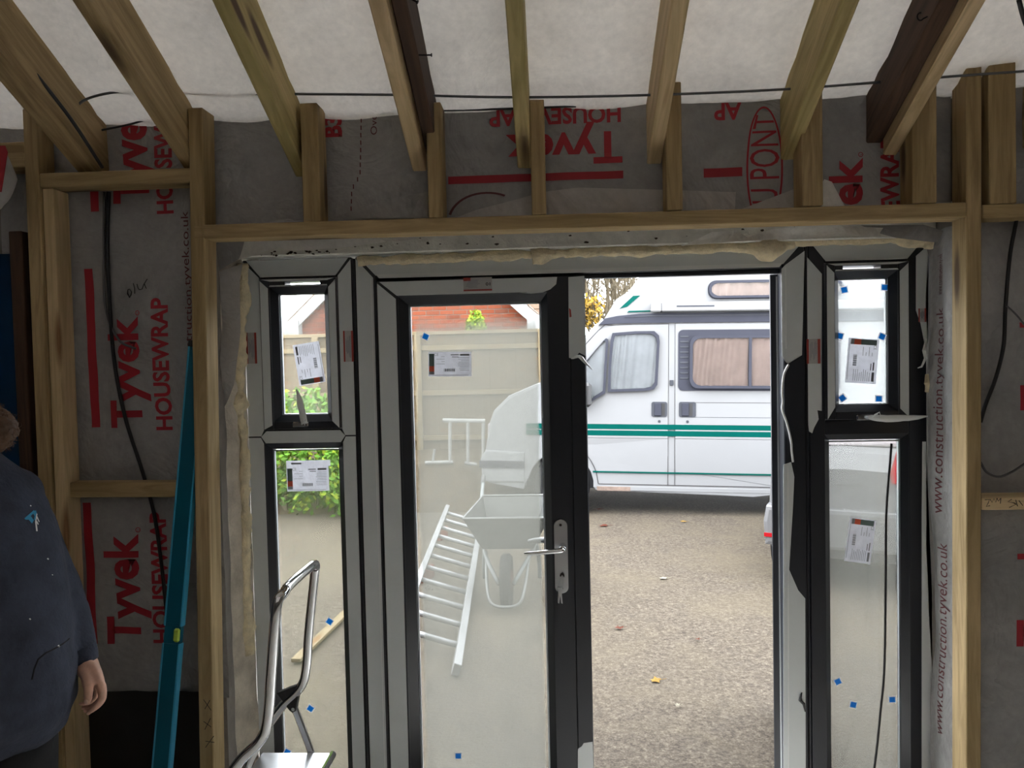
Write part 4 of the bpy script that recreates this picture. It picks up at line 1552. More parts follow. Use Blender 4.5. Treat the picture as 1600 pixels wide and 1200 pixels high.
for par, lst in ((D1, [(665, 526, -25), (716, 1181, 0)]),
                 (WL, [(515, 971, -35), (485, 1107, -35), (449, 1175, -30), (487, 937, 10)]),
                 (WR, [(1319, 453, 10), (1382, 449, -3), (1312, 525, -15), (1378, 526, -25), (1316, 622, 35), (1373, 623, -3)]),
                 (WR, [(1309, 1065, 25), (1333, 1101, -12), (1394, 1093, 2)])):
    for cx, cy, dg in lst:
        pad(par, cx, cy, dg)


def tape(parent, x0, x1, y0, y1, Y, horiz=False):
    A, B = at(x0, y0, Y), at(x1, y1, Y)
    t = mk('tape_label', bx(A.x, B.x, Y - 0.0006, Y, B.z, A.z), 'tape_white', parent)
    bm = bmesh.new()
    w_ = (B.x - A.x)
    h_ = A.z - B.z
    if horiz:
        box(bm, A.x, B.x, Y - 0.0011, Y - 0.0006, B.z, B.z + h_ * 0.12)
        box(bm, A.x, A.x + w_ * 0.25, Y - 0.0011, Y - 0.0006, A.z - h_ * 0.25, A.z)
    else:
        box(bm, A.x, A.x + w_ * 0.16, Y - 0.0011, Y - 0.0006, B.z, A.z)
        box(bm, B.x - w_ * 0.2, B.x, Y - 0.0011, Y - 0.0006, B.z, A.z)
    mk('red_border', bm, 'tape_red', t)
    bm = bmesh.new()
    rnd = random.Random(int(x0))
    for i in range(7):
        if horiz:
            z = B.z + h_ * (0.25 + 0.09 * i)
            box(bm, A.x + w_ * (0.08 + 0.1 * rnd.random()), A.x + w_ * (0.45 + 0.15 * rnd.random()), Y - 0.0011, Y - 0.0006, z, z + 0.0016)
        else:
            xx = A.x + w_ * (0.26 + 0.075 * i)
            box(bm, xx, xx + 0.0016, Y - 0.0011, Y - 0.0006, B.z + h_ * (0.1 + 0.3 * rnd.random()), A.z - h_ * (0.08 + 0.3 * rnd.random()))
    mk('printed_lines', bm, 'label_grey', t)
    if horiz:
        tx = fit_text('01', w_ * 0.16, h_ * 0.22, 0.02)
        for v in tx.vertices:
            v.co = Vector((A.x + w_ * 0.78 + v.co.x, Y - 0.0013, B.z + h_ * 0.38 + v.co.y))
        link('printed_number', tx, 'black_ink', t)


tape(WL, 384, 402, 520, 568, -0.0014)
tape(WL, 536, 553, 517, 565, -0.0014)
tape(WR, 1260, 1282, 530, 568, -0.0014)
tape(WR, 1435, 1447, 482, 503, -0.0014)
tape(D1, 724, 769, 434, 454, yl - 0.0014, True)

# ================================================================== OUTSIDE
bm = bmesh.new()
nx = 40
g = [[None] * (nx + 1) for _ in range(nx + 1)]
for i in range(nx + 1):
    for j in range(nx + 1):
        X, Y = -9 + 20 * i / nx, 0.10 + 24 * j / nx
        rise = 0.30 * max(0.0, min(1.0, (Y - 5.4) / 1.6)) if X < -0.6 else 0.0
        g[i][j] = bm.verts.new((X, Y, GZ + 0.012 * n3(X * 0.6, Y * 0.6)))
for i in range(nx):
    for j in range(nx):
        bm.faces.new((g[i][j], g[i + 1][j], g[i + 1][j + 1], g[i][j + 1]))
gr = struct(mk('driveway', bm, 'tarmac', smooth=True), 'speckled grey-brown gravel tarmac drive')


# earth bank below the fence
def P_bank(u, v):
    X = -6.5 + 6.2 * u
    Y = 5.7 + 2.9 * v
    z = GZ + 0.46 * min(1.0, max(0.0, v * 3.4)) * min(1.0, (1 - u) * 12) + 0.02 * n3(X * 3, Y * 3)
    return Vector((X, Y, z - (0.03 if v == 0 or u == 1 else 0)))


struct(sheet('garden_bank', P_bank, 60, 24, 'soil'), 'brown earth bank at the foot of the fence')

# fence: posts, rails, overlapping boards
FYY = 8.05
fn = empty('garden_fence', (-2.5, FYY, 0.35))
tag(fn, 'tan vertical-board garden fence beyond the drive', 'fence')
fx0, fx1, fzb, fzt = -5.8, 0.4, 0.36, at(640, 524, FYY).z
bw = 0.125
first = None
k = 0
x = fx0
while x < fx1:
    if first is None:
        bm = bx(0, bw + 0.012, -0.012, 0.004, 0, fzt - fzb, bev=0.002)
        o = mk('board', bm, 'fence_wood', fn, mtx=Matrix.Translation((x, FYY, fzb)))
        first = o
    else:
        o = first.copy()
        COL.objects.link(o)
        o.parent = fn
        o.matrix_basis = wm(fn).inverted() @ Matrix.Translation((x, FYY + 0.003 * (k % 3), fzb + random.uniform(-0.006, 0.006))) @ Matrix.Rotation(rad(1.0), 4, 'Z')
    x += bw
    k += 1
for z_ in (0.55, 1.2, 1.85):
    beam('rail', (fx0, FYY - 0.04, z_), (fx1, FYY - 0.04, z_), 0.07, 0.04, 'fence_rail', (0, 1, 0), parent=fn)
beam('cap_rail', (fx0, FYY, fzt + 0.025), (fx1, FYY, fzt + 0.025), 0.05, 0.11, 'fence_rail', (0, 1, 0), parent=fn)
for xp in (-4.9, -3.45, -1.95, -0.17):
    beam('post', (xp, FYY - 0.06, 0.2), (xp, FYY - 0.06, fzt), 0.09, 0.07, 'fence_rail', (0, 1, 0), parent=fn)

# brick garage gable with white bargeboards
GY2 = 9.5
ga = empty('brick_garage', (-2.27, GY2, GZ))
tag(ga, 'red brick gable-ended garage with white bargeboards behind the fence', 'garage')
gc, gh, ge = -2.27, 2.05, 2.24
apex = ge + gh * 0.93
bm = prism([(gc - 1.93, GZ), (gc + 1.93, GZ), (gc + 1.93, 2.3), (gc, 2.3 + 1.93 * 0.93), (gc - 1.93, 2.3)], 'y', GY2, GY2 + 4.5)
mk('wall', bm, 'mortar', ga)
bl, bh, jt = 0.215, 0.065, 0.010
proto = None
for row in range(14):
    z0 = 1.96 + row * (bh + jt)
    half = 1.93 if z0 < 2.3 else 1.93 - (z0 + bh - 2.3) / 0.93
    x = gc - 1.93 + (0 if row % 2 else -0.1125)
    while x < gc + 1.93:
        a, b = max(x, gc - half), min(x + bl, gc + half)
        if b - a > 0.05 and not (-3.40 < a and b < -2.55):
            if b - a > bl - 0.001:
                if proto is None:
                    proto = mk('brick', bx(0, bl, -0.006, 0.03, 0, bh, bev=0.002), 'brick_red', ga, mtx=Matrix.Translation((a, GY2, z0)))
                else:
                    o = proto.copy()
                    COL.objects.link(o)
                    o.parent = ga
                    o.matrix_basis = wm(ga).inverted() @ Matrix.Translation((a, GY2, z0))
            else:
                mk('brick', bx(0, b - a, -0.006, 0.03, 0, bh, bev=0.002), 'brick_red', ga, mtx=Matrix.Translation((a, GY2, z0)))
        x += bl + jt
for s in (-1, 1):
    e0 = Vector((gc + s * (gh + 0.02), GY2 - 0.16, ge - 0.02))
    e1 = Vector((gc, GY2 - 0.16, apex))
    beam('bargeboard', e0, e1, 0.20, 0.03, 'bargeboard_white', (0, 1, 0), parent=ga)
    # boxed eave end
    mk('eave_box', prism([(e0.x - 0.16 * (s > 0) - 0.05, ge - 0.28), (e0.x + 0.16 * (s < 0) + 0.05, ge - 0.28), (e0.x + 0.16 * (s < 0) + 0.05, ge + 0.12), (e0.x - 0.16 * (s > 0) - 0.05, ge + 0.12)], 'y', GY2 - 0.20, GY2 + 0.02), 'bargeboard_white', ga)
    # tiled slope
    bm = bmesh.new()
    u = (e1 - e0)
    for r_ in range(12):
        p0 = e0 + u * (r_ / 12) + Vector((0, -0.02, 0.115))
        p1 = e0 + u * ((r_ + 1.15) / 12) + Vector((0, -0.02, 0.10))
        vs = [bm.verts.new(p) for p in (p0, p1, p1 + Vector((0, 4.7, 0)), p0 + Vector((0, 4.7, 0)))]
        vt = [bm.verts.new(v.co + Vector((0, 0, 0.02))) for v in vs]
        bm.faces.new(vs)
        bm.faces.new(vt[::-1])
        for i in range(4):
            bm.faces.new((vs[i], vs[(i + 1) % 4], vt[(i + 1) % 4], vt[i]))
    tag(mk('roof_tiles', bm, 'roof_tile', ga), kind='stuff')

# neighbour's tiled house far behind
hs = empty('tiled_house', (-0.6, 15.0, GZ))
tag(hs, 'brown tiled house roof far behind, beside the white bargeboard', 'house')
mk('wall', bx(-1.6, 0.40, 15.0, 18, GZ, 2.55), 'mortar', hs)
tp = None
for r_ in range(11):
    for c_ in range(7):
        yy, zz = 14.6 + r_ * 0.20, 2.45 + r_ * 0.17
        xx = -1.9 + c_ * 0.33 + (0.16 if r_ % 2 else 0)
        M = Matrix.Translation((xx, yy, zz)) @ Matrix.Rotation(rad(37), 4, 'X')
        if tp is None:
            tp = mk('roof_tile', bx(0, 0.32, 0, 0.31, 0, 0.022, bev=0.003), 'roof_tile', hs, mtx=M)
        else:
            o = tp.copy()
            COL.objects.link(o)
            o.parent = hs
            o.matrix_basis = wm(hs).inverted() @ M
mk('roof_deck', prism([(14.6, 2.42), (16.8, 4.22), (16.9, 4.14), (18.9, 2.42)], 'x', -1.95, 0.50), 'mortar', hs)


# ---- plants
def leaves(bm, centre, rad3, count, size, rnd, shell=0.55, mi=0):
    c = Vector(centre)
    for _ in range(count):
        d = Vector((rnd.gauss(0, 1), rnd.gauss(0, 1), rnd.gauss(0, 1))).normalized()
        r_ = shell + (1 - shell) * rnd.random()
        p = c + Vector((d.x * rad3[0], d.y * rad3[1], d.z * rad3[2])) * r_
        s = size * rnd.uniform(0.6, 1.3)
        u = Vector((rnd.gauss(0, 1), rnd.gauss(0, 1), rnd.gauss(0, 1))).normalized()
        v = u.orthogonal().normalized()
        vs = [bm.verts.new(p - u * s * 0.5), bm.verts.new(p + v * s * 0.32), bm.verts.new(p + u * s * 0.6), bm.verts.new(p - v * s * 0.32)]
        f = bm.faces.new(vs)
        f.material_index = mi if rnd.random() < 0.75 else 1 - mi


def bush(name, base, blobs, n, size, mats, label, cat, seed, group=None, trunk=True):
    rnd = random.Random(seed)
    e = empty(name, base)
    tag(e, label, cat, group)
    bm = bmesh.new()
    for c, r3 in blobs:
        leaves(bm, c, r3, n, size, rnd)
    tag(mk('foliage', bm, mats, e), kind='stuff')
    if trunk:
        bm = bmesh.new()
        for c, r3 in blobs:
            c = Vector(c)
            for _ in range(4):
                q = c + Vector((rnd.uniform(-1, 1) * r3[0] * 0.6, rnd.uniform(-1, 1) * r3[1] * 0.6, rnd.uniform(0, 0.6) * r3[2]))
                b0 = Vector((base[0] + (c.x - base[0]) * 0.6, base[1] + (c.y - base[1]) * 0.5, base[2] - 0.02))
                tube(bm, [b0, b0.lerp(q, 0.5) + Vector((0.03, 0, 0.03)), q], [0.018, 0.012, 0.005], 5)
        mk('stems', bm, 'bark', e)
    return e


bush('hedge', (-2.75, 5.7, GZ + 0.03), [((-3.45, 5.9, 0.66), (0.5, 0.5, 0.84)), ((-2.9, 5.9, 0.60), (0.48, 0.5, 0.82)), ((-2.35, 5.7, 0.42), (0.42, 0.45, 0.60)), ((-3.9, 6.2, 0.7), (0.4, 0.5, 0.8)), ((-2.08, 6.0, 0.75), (0.20, 0.25, 0.52))],
     2600, 0.065, ['leaf_green', 'leaf_lime'], 'bright green leafy hedge seen through the left sidelight', 'hedge', 3)
bush('shrub', (-1.93, 5.0, GZ), [((-1.78, 5.0, 0.16), (0.16, 0.22, 0.26))], 420, 0.06, ['leaf_lime', 'leaf_yellow'], 'small yellow-green shrub at the left edge of the door glass', 'shrub', 5)
bush('conifer', (-1.18, 8.75, GZ), [((-1.18, 8.75, 2.08), (0.17, 0.17, 0.36)), ((-1.18, 8.75, 1.65), (0.34, 0.30, 0.55)), ((-1.18, 8.75, 0.7), (0.42, 0.4, 0.78))], 900, 0.06, ['leaf_lime', 'leaf_green'], 'yellow-green conifer tip poking over the fence before the bricks', 'shrub', 8)
bush('shrub', (-4.5, 8.8, GZ), [((-4.55, 8.8, 1.9), (0.36, 0.3, 0.8)), ((-4.9, 8.8, 1.3), (0.4, 0.4, 0.9)), ((-4.6, 8.8, 0.6), (0.4, 0.4, 0.68))], 900, 0.07, ['leaf_lime', 'leaf_yellow'], 'yellow leafy shrub behind the left end of the fence', 'shrub', 9)


# bare autumn tree
def tree(name, base, h, label, seed, spread=0.5, leafn=500):
    rnd = random.Random(seed)
    e = empty(name, base)
    tag(e, label, 'tree')
    bm = bmesh.new()
    tips = []

    def grow(p, d, L, r, lev):
        pts = [p]
        q = p.copy()
        dd = d.copy()
        for i in range(4):
            dd = (dd + Vector((rnd.gauss(0, 0.10), rnd.gauss(0, 0.10), rnd.gauss(0.03, 0.06)))).normalized()
            q = q + dd * L / 4
            pts.append(q.copy())
        tube(bm, pts, [max(0.015, r * (1 - 0.13 * i)) for i in range(5)], 6 if lev < 2 else 4, caps=False)
        if lev >= 5:
            tips.append(q)
            return
        if lev >= 3:
            tips.append(q)
        for k in range(4 if lev < 3 else 2 + (rnd.random() < 0.6)):
            s = pts[rnd.choice((2, 3, 4, 4))]
            nd = (dd + Vector((rnd.gauss(0, spread), rnd.gauss(0, spread), rnd.gauss(0.12, spread * 0.5)))).normalized()
            grow(s, nd, L * rnd.uniform(0.62, 0.82), r * 0.58, lev + 1)
    b0 = Vector(base)
    grow(b0, Vector((0, 0, 1)), h * 0.30, h * 0.022, 0)
    mk('branches', bm, 'bark', e)
    bm = bmesh.new()
    for t in tips:
        if t.z - b0.z < h * 0.56 and rnd.random() < 0.9:
            leaves(bm, t, (0.18, 0.18, 0.18), 9, 0.10, rnd, 0.1)
    if len(bm.verts):
        tag(mk('autumn_leaves', bm, ['leaf_yellow', 'fallen_yellow'], e), kind='stuff')
    else:
        bm.free()


tree('bare_tree', (1.15, 13.2, GZ), 5.2, 'nearly bare autumn tree with yellow leaves left behind the camper van', 21, 0.42)
tree('bare_tree', (2.6, 17.5, GZ), 5.6, 'bare grey tree rising behind the camper van cab', 4, 0.42)

# fallen leaves on the drive
for (px, py, s, m, lab) in ((1025, 1066, 0.045, 'fallen_yellow', 'large yellow leaf lying on the drive in the open doorway'),
                            (967, 985, 0.04, 'fallen_red', 'reddish leaf lying on the drive near the door edge'),
                            (1037, 905, 0.05, 'fallen_pale', 'pale leaf on the drive at the middle of the opening'),
                            (1068, 817, 0.045, 'fallen_yellow', 'tiny yellow leaf on the drive near the camper van'),
                            (1059, 1107, 0.02, 'fallen_pale', 'tiny white chip on the drive at the front'),
                            (932, 797, 0.06, 'fallen_red', 'red-brown leaf at the edge of the shade under the van'),
                            (944, 823, 0.07, 'fallen_red', 'red-brown leaf smear beside the black door stile'),
                            (1090, 1003, 0.02, 'fallen_red', 'tiny brown leaf on the drive right of centre')):
    c = ground(px, py, GZ)
    c.z = GZ + 0.012 * n3(c.x * 0.6, c.y * 0.6) + 0.006
    bm = bmesh.new()
    rnd = random.Random(px)
    n_ = 11
    top = bm.verts.new((0, 0, 0.010))
    edge = []
    for i in range(n_):
        a = 2 * math.pi * i / n_
        r_ = s * (0.55 + 0.45 * (i % 2)) * rnd.uniform(0.7, 1.1)
        edge.append(bm.verts.new((r_ * math.cos(a), r_ * 0.8 * math.sin(a), 0.002 + 0.012 * rnd.random())))
    for i in range(n_):
        bm.faces.new((top, edge[i], edge[(i + 1) % n_]))
    tube(bm, [(s * 0.5, 0, 0.004), (s * 1.3, 0.01, 0.008)], 0.0012, 4)
    tag(mk('fallen_leaf', bm, m, mtx=Matrix.Translation(c)), lab, 'leaf', 'fallen leaves on the drive')

# ================================================================== CAMPER VAN
VA, VT = rad(5.2), rad(1.1)
VM = Matrix.Translation((1.255, 5.4, GZ)) @ Matrix.Rotation(-VA, 4, 'Z') @ Matrix.Rotation(VT, 4, 'Y')
van = empty('camper_van', (0, 0, 0), mtx=VM)
tag(van, 'white high-top camper van with two teal stripes parked on the drive', 'camper van')


def vp(n, bm, m, smooth=False, par=None):
    o = mk(n, bm, m, par or van, smooth=smooth, world=False)
    if par is not None:
        pass
    return o


def arc(cx, cz, r, a0, a1, n=10):
    return [(cx + r * math.cos(rad(a0 + (a1 - a0) * i / n)), cz + r * math.sin(rad(a0 + (a1 - a0) * i / n))) for i in range(n + 1)]


FWc, RWc, WR_ = (-1.215, 0.325), (1.85, 0.325), 0.325
prof = [(-0.835, 0.27)] + [(1.42, 0.27)] + arc(RWc[0], RWc[1], 0.42, 187, -7, 12) + [(2.95, 0.30), (3.04, 0.45), (3.05, 1.2), (2.98, 2.13), (-0.78, 2.13), (-0.83, 2.10), (-1.40, 1.46), (-1.50, 1.44), (-1.80, 1.31), (-1.97, 1.14), (-2.02, 1.0), (-2.04, 0.62), (-2.06, 0.55), (-2.04, 0.32), (-1.62, 0.30)] + arc(FWc[0], FWc[1], 0.40, 184, -8, 12)
vp('body', prism(prof, 'y', 0.0, 1.95, bev=0.035), 'van_white')
vp('wheel_arch', prism(arc(FWc[0], FWc[1], 0.395, 186, -6, 14), 'y', 0.05, 1.9), 'tyre')
vp('wheel_arch', prism(arc(RWc[0], RWc[1], 0.415, 186, -6, 14), 'y', 0.05, 1.9), 'tyre')
# high top
hp_ = [(-0.80, 2.11), (-0.56, 2.32), (-0.35, 2.62), (-0.12, 2.80), (0.3, 2.88), (2.5, 2.88), (2.85, 2.75), (2.97, 2.12)]
vp('high_top', prism(hp_, 'y', 0.035, 1.915, bev=0.07), 'van_white')
# cab doors and sliding door: two-plane panels standing proud of the body


def panel(name, outline_top, outline_low, ztop):
    bm = bmesh.new()
    a = [bm.verts.new((x, -0.012, z)) for x, z in outline_top]
    bm.faces.new(a)
    b = [bm.verts.new((x, -0.012 if z > 0.80 else 0.004 + 0.0, z)) for x, z in outline_low]
    bm.faces.new(b)
    geo = bmesh.ops.extrude_face_region(bm, geom=list(bm.faces))
    for v in [q for q in geo['geom'] if isinstance(q, bmesh.types.BMVert)]:
        v.co.y = 0.02
    bmesh.ops.triangulate(bm, faces=[f for f in bm.faces if len(f.verts) > 4])
    return vp(name, bm, 'van_white')


fd_top = [(-0.05, 0.855), (-0.05, 2.095), (-0.63, 2.085), (-0.80, 2.03), (-1.33, 1.42), (-1.33, 0.855)]
fd_low = [(-0.046, 0.345), (-0.05, 0.850), (-1.30, 0.850), (-1.25, 0.775), (-1.08, 0.75), (-0.93, 0.66), (-0.835, 0.50), (-0.80, 0.345)]
front_door = panel('front_door', fd_top, fd_low, 2.09)
sd_top = [(0.028, 0.855), (1.30, 0.855), (1.30, 2.095), (0.026, 2.095)]
sd_low = [(0.030, 0.345), (1.30, 0.345), (1.30, 0.850), (0.028, 0.850)]
sliding_door = panel('sliding_door', sd_top, sd_low, 2.09)
for nm, x0, x1 in (('door_seam', -0.050, -0.045), ('door_seam', 0.023, 0.028)):
    vp(nm, bx(x0, x1, -0.006, 0.01, 0.345, 2.10), 'van_seam')
vp('door_seam', bx(-0.80, 1.30, -0.004, 0.01, 0.338, 0.345), 'van_seam')
vp('door_seam', bx(0.10, 1.30, -0.0132, -0.011, 1.243, 1.248), 'van_seam')
vp('door_seam', bx(0.10, 1.30, -0.0132, -0.011, 1.085, 1.089), 'van_trim')
pts = [(-0.835, 0.50), (-0.93, 0.66), (-1.08, 0.75)]
bm = bmesh.new()
tube(bm, smooth_path([(-0.80, -0.002, 0.345), (-0.835, -0.006, 0.50), (-0.93, -0.010, 0.66), (-1.08, -0.010, 0.755)], 4), 0.004, 5)
vp('door_seam', bm, 'van_seam')
bm = bmesh.new()
tube(bm, smooth_path([(-0.05, -0.011, 2.094), (-0.63, -0.011, 2.085), (-0.80, -0.011, 2.03), (-1.33, -0.011, 1.42)], 4), 0.004, 5)
vp('door_seam', bm, 'van_seam')
vp('sill', bx(-0.82, 1.42, -0.004, 0.05, 0.265, 0.325, bev=0.01), 'van_white')
vp('sill_rust', bx(-0.815, -0.45, -0.006, 0.0, 0.268, 0.315), 'van_rust')
# stripes
for z0, z1 in ((0.950, 1.004), (0.878, 0.935)):
    vp('teal_stripe', bx(-1.60, 2.9, -0.0135, -0.0005, z0, z1), 'van_teal')
vp('teal_stripe', bx(-0.86, 1.40, -0.0140, 0.0, 0.470, 0.484), 'van_teal')
vp('teal_flash', prism([(-0.572, 2.268), (-0.490, 2.288), (-0.350, 2.408), (-0.424, 2.405)], 'y', 0.028, 0.036), 'van_teal')
vp('teal_flash', prism([(-0.49, 2.226), (-0.24, 2.232), (-0.24, 2.246), (-0.47, 2.242)], 'y', 0.020, 0.036), 'van_teal')
# grey rain gutter under the high top
vp('roof_trim', prism([(-0.80, 2.088), (-0.735, 2.160), (-0.60, 2.185), (-0.35, 2.208), (2.98, 2.208), (2.98, 2.108), (-0.35, 2.108), (-0.60, 2.104)], 'y', -0.030, 0.05, bev=0.008), 'van_grey')
vp('gutter_lip', prism([(-0.52, 2.168), (-0.25, 2.190), (2.9, 2.190), (2.9, 2.178), (-0.25, 2.176)], 'y', -0.036, -0.028), 'van_trim')
# awning box
vp('awning_box', bx(-0.13, 2.3, -0.13, 0.03, 2.224, 2.322, bev=0.012), 'van_white')
vp('awning_end', bx(-0.236, -0.130, -0.135, 0.03, 2.220, 2.328, bev=0.014), 'van_white')
vp('awning_plate', bx(0.03, 0.42, -0.1325, -0.129, 2.268, 2.285), 'van_trim')


def curtain(par, x0, x1, z0, z1, m, folds, y0=-0.016, amp=0.011):
    nx_, nz_ = max(24, folds * 6), 8
    bm = bmesh.new()
    g = []
    for i in range(nx_ + 1):
        row = []
        for j in range(nz_ + 1):
            u, v = i / nx_, j / nz_
            x = x0 + (x1 - x0) * u
            z = z0 + (z1 - z0) * v
            ph = u * folds * 2 * math.pi + 1.6 * math.sin(v * 1.3 + u * 4)
            row.append(bm.verts.new((x, y0 - amp * (0.5 + 0.5 * math.sin(ph)) * (0.6 + 0.4 * n3(u * 5, v * 2, 3)), z)))
        g.append(row)
    for i in range(nx_):
        for j in range(nz_):
            bm.faces.new((g[i][j], g[i + 1][j], g[i + 1][j + 1], g[i][j + 1]))
    return vp('curtain', bm, m, smooth=True, par=par)


def van_window(outline, inset, cm, folds, par, ringmat='van_grey', y0=-0.012, t=0.046):
    """rubber-framed window: seal, pane, curtain behind it"""
    cx = sum(p[0] for p in outline) / len(outline)
    cz = sum(p[1] for p in outline) / len(outline)
    inn = []
    for x, z in outline:
        d = Vector((cx - x, cz - z))
        # move each point inwards by about the inset in both directions
        inn.append((x + inset * (1 if d.x > 0 else -1) * min(1, abs(d.x) / 0.08), z + inset * (1 if d.y > 0 else -1) * min(1, abs(d.y) / 0.08)))
    w_ = vp('window', ring(outline, inn, 'y', y0 - t, y0 + 0.004), ringmat, par=par)
    xs = [p[0] for p in inn]
    zs_ = [p[1] for p in inn]
    vp('pane', prism(inn, 'y', y0 - t + 0.006, y0 - t + 0.009), 'glass_clear', par=w_)
    # the curtain is cut to the outline
    bm = bmesh.new()
    x0, x1, z0, z1 = min(xs), max(xs), min(zs_), max(zs_)
    bmc = prism(inn, 'y', 0, 1)
    bmc.free()
    f_pts = [bm.verts.new((p[0], y0 - 0.004, p[1])) for p in inn]
    bm.faces.new(f_pts)
    n_cut = folds * 5
    for i in range(1, n_cut):
        xx = x0 + (x1 - x0) * i / n_cut
        slant = 0.10
        bmesh.ops.bisect_plane(bm, geom=list(bm.verts) + list(bm.edges) + list(bm.faces), plane_co=(xx, 0, (z0 + z1) / 2), plane_no=(1, 0, -slant))
    for v in bm.verts:
        u = (v.co.x - 0.10 * (v.co.z - (z0 + z1) / 2) - x0) / (x1 - x0)
        v.co.y = y0 - 0.002 - 0.033 * (0.5 + 0.5 * math.sin(u * folds * 2 * math.pi + 1.5 * math.sin(u * 7))) * (0.55 + 0.45 * math.sin(u * 5 + 1))
    vp('curtain', bm, cm, smooth=True, par=w_)
    return w_


door_win = [(-0.696, 1.358), (-0.28, 1.372), (-0.20, 1.39), (-0.165, 1.44), (-0.142, 1.90), (-0.150, 1.97), (-0.20, 2.018), (-0.40, 2.018), (-0.648, 2.000), (-0.668, 1.92), (-0.690, 1.60)]
van_window(door_win, 0.028, 'curtain_white', 7, None)
quarter = [(-0.725, 1.345), (-0.712, 1.60), (-0.692, 1.93), (-0.716, 1.945), (-0.80, 1.85), (-1.10, 1.50), (-1.13, 1.30), (-1.08, 1.21), (-0.93, 1.225), (-0.84, 1.275)]
van_window(quarter, 0.026, 'curtain_white', 4, None)
# grey window surround on the sliding door with louvre ribs
sur = vp('window_surround', prism(rrect(0.056, 1.72, 1.375, 2.03, 0.05, 5), 'y', -0.022, 0.0, bev=0.004), 'van_grey', par=None)
for i in range(9):
    z_ = 1.50 + i * 0.056
    vp('louvre', bx(0.075, 0.165, -0.027, -0.020, z_, z_ + 0.018, bev=0.002), 'van_trim', par=sur)
van_window(rrect(0.175, 1.62, 1.40, 1.968, 0.09, 5), 0.030, 'curtain_pink', 13, None, y0=-0.022)
vp('window_divider', bx(0.785, 0.815, -0.072, -0.022, 1.425, 1.945), 'van_grey', par=sur)
hw = vp('high_top_window', prism(rrect(0.368, 1.75, 2.358, 2.558, 0.085, 6), 'y', 0.024, 0.04), 'van_grey')
van_window(rrect(0.378, 1.74, 2.366, 2.550, 0.080, 6), 0.024, 'curtain_pink', 9, None, y0=0.024)
# door handles and locks
for x0, x1, par in ((-0.226, -0.058, front_door), (0.066, 0.246, sliding_door)):
    h_ = vp('door_handle', prism(rrect(x0, x1, 1.088, 1.252, 0.022, 4), 'y', -0.0185, -0.010), 'van_trim')
    vp('handle_pull', bx(x0 + 0.03, x0 + 0.105, -0.032, -0.018, 1.10, 1.24, bev=0.006), 'van_grey', par=h_)
    vp('handle_gap', bx(x0 + 0.108, x0 + 0.145, -0.0195, -0.018, 1.10, 1.236), 'black_plastic', par=h_)
for xk, par in ((-0.142, front_door), (0.158, sliding_door)):
    bm = bmesh.new()
    lathe(bm, [(0.016, 0), (0.014, 0.006)], (xk, -0.011, 1.038), (0, -1, 0), 12)
    vp('door_lock', bm, 'van_trim', par=par)
vp('fuel_badge', bx(-0.032, 0.008, -0.016, -0.006, 1.43, 1.488, bev=0.003), 'van_trim')
# windscreen, mirror, lights, bumper
vp('windscreen', prism([(-1.385, 1.475), (-0.86, 2.065), (-0.85, 2.075), (-0.84, 2.065), (-1.365, 1.465)], 'y', 0.10, 1.85), 'lamp_clear')
bm = bmesh.new()
box(bm, -1.02, -0.87, -0.20, -0.06, 1.20, 1.46, bev=0.03)
tube(bm, [(-0.95, -0.10, 1.28), (-0.98, 0.0, 1.25)], 0.02, 8)
vp('wing_mirror', bm, 'black_plastic', smooth=False)
for y0 in (0.06, 1.54):
    vp('headlight', bx(-2.045, -1.85, y0 - 0.02 if y0 < 1 else y0, y0 + 0.36, 0.80, 1.00, bev=0.02), 'lamp_clear')
vp('bumper', prism([(-2.10, 0.34), (-2.12, 0.60), (-2.06, 0.70), (-1.62, 0.68), (-1.62, 0.34)], 'y', -0.02, 1.97, bev=0.02), 'van_white')
vp('bumper_trim', prism([(-2.13, 0.50), (-2.13, 0.58), (-1.62, 0.58), (-1.62, 0.50)], 'y', -0.03, 1.98), 'van_grey')


def wheel(par, cx, cz, y, r, w_, out=-1, world=False):
    wl_ = empty('wheel', (0, 0, 0))
    wl_.matrix_basis = Matrix.Translation((cx, y, cz))
    wl_.parent = par
    bm = bmesh.new()
    lathe(bm, [(r * 0.62, 0), (r * 0.92, 0.0), (r, w_ * 0.18), (r, w_ * 0.82), (r * 0.92, w_), (r * 0.62, w_)], (0, 0, 0), (0, -out, 0), 28)
    mk('tyre', bm, 'tyre', wl_, smooth=False, world=False)
    bm = bmesh.new()
    lathe(bm, [(r * 0.62, -0.003), (r * 0.60, 0.004), (r * 0.50, 0.022), (r * 0.20, 0.012), (r * 0.18, -0.012), (0.0, -0.016)], (0, 0, 0), (0, -out, 0), 24)
    mk('rim', bm, 'wheel_alu', wl_, smooth=False, world=False)
    return wl_


for cx in (FWc[0], RWc[0]):
    wheel(van, cx, WR_, 0.02, WR_, 0.19)
    wheel(van, cx, WR_, 1.93, WR_, 0.19, out=1)

# ================================================================== SMALL SILVER CAR behind the right jamb
CY = 3.0
cl = at(1197, 780, CY).x
CA = rad(24)                     # the car stands askew, its flank along the line of sight


def car_x(px, py):
    d = ray(px, py)
    nrm = Vector((math.sin(CA), math.cos(CA), 0))
    p = CAM + d * ((Vector((cl, CY, 0)) - CAM).dot(nrm) / d.dot(nrm))
    return cl + (p - Vector((cl, CY, 0))).dot(Vector((math.cos(CA), -math.sin(CA), 0))), p.z


cr = car_x(1460, 760)[0]
car = empty('parked_car', ((cl + cr) / 2, CY, GZ))
tag(car, 'small silver car beyond the right jamb with red rear lamps', 'car')
cxm, chw = (cl + cr) / 2, (cr - cl) / 2


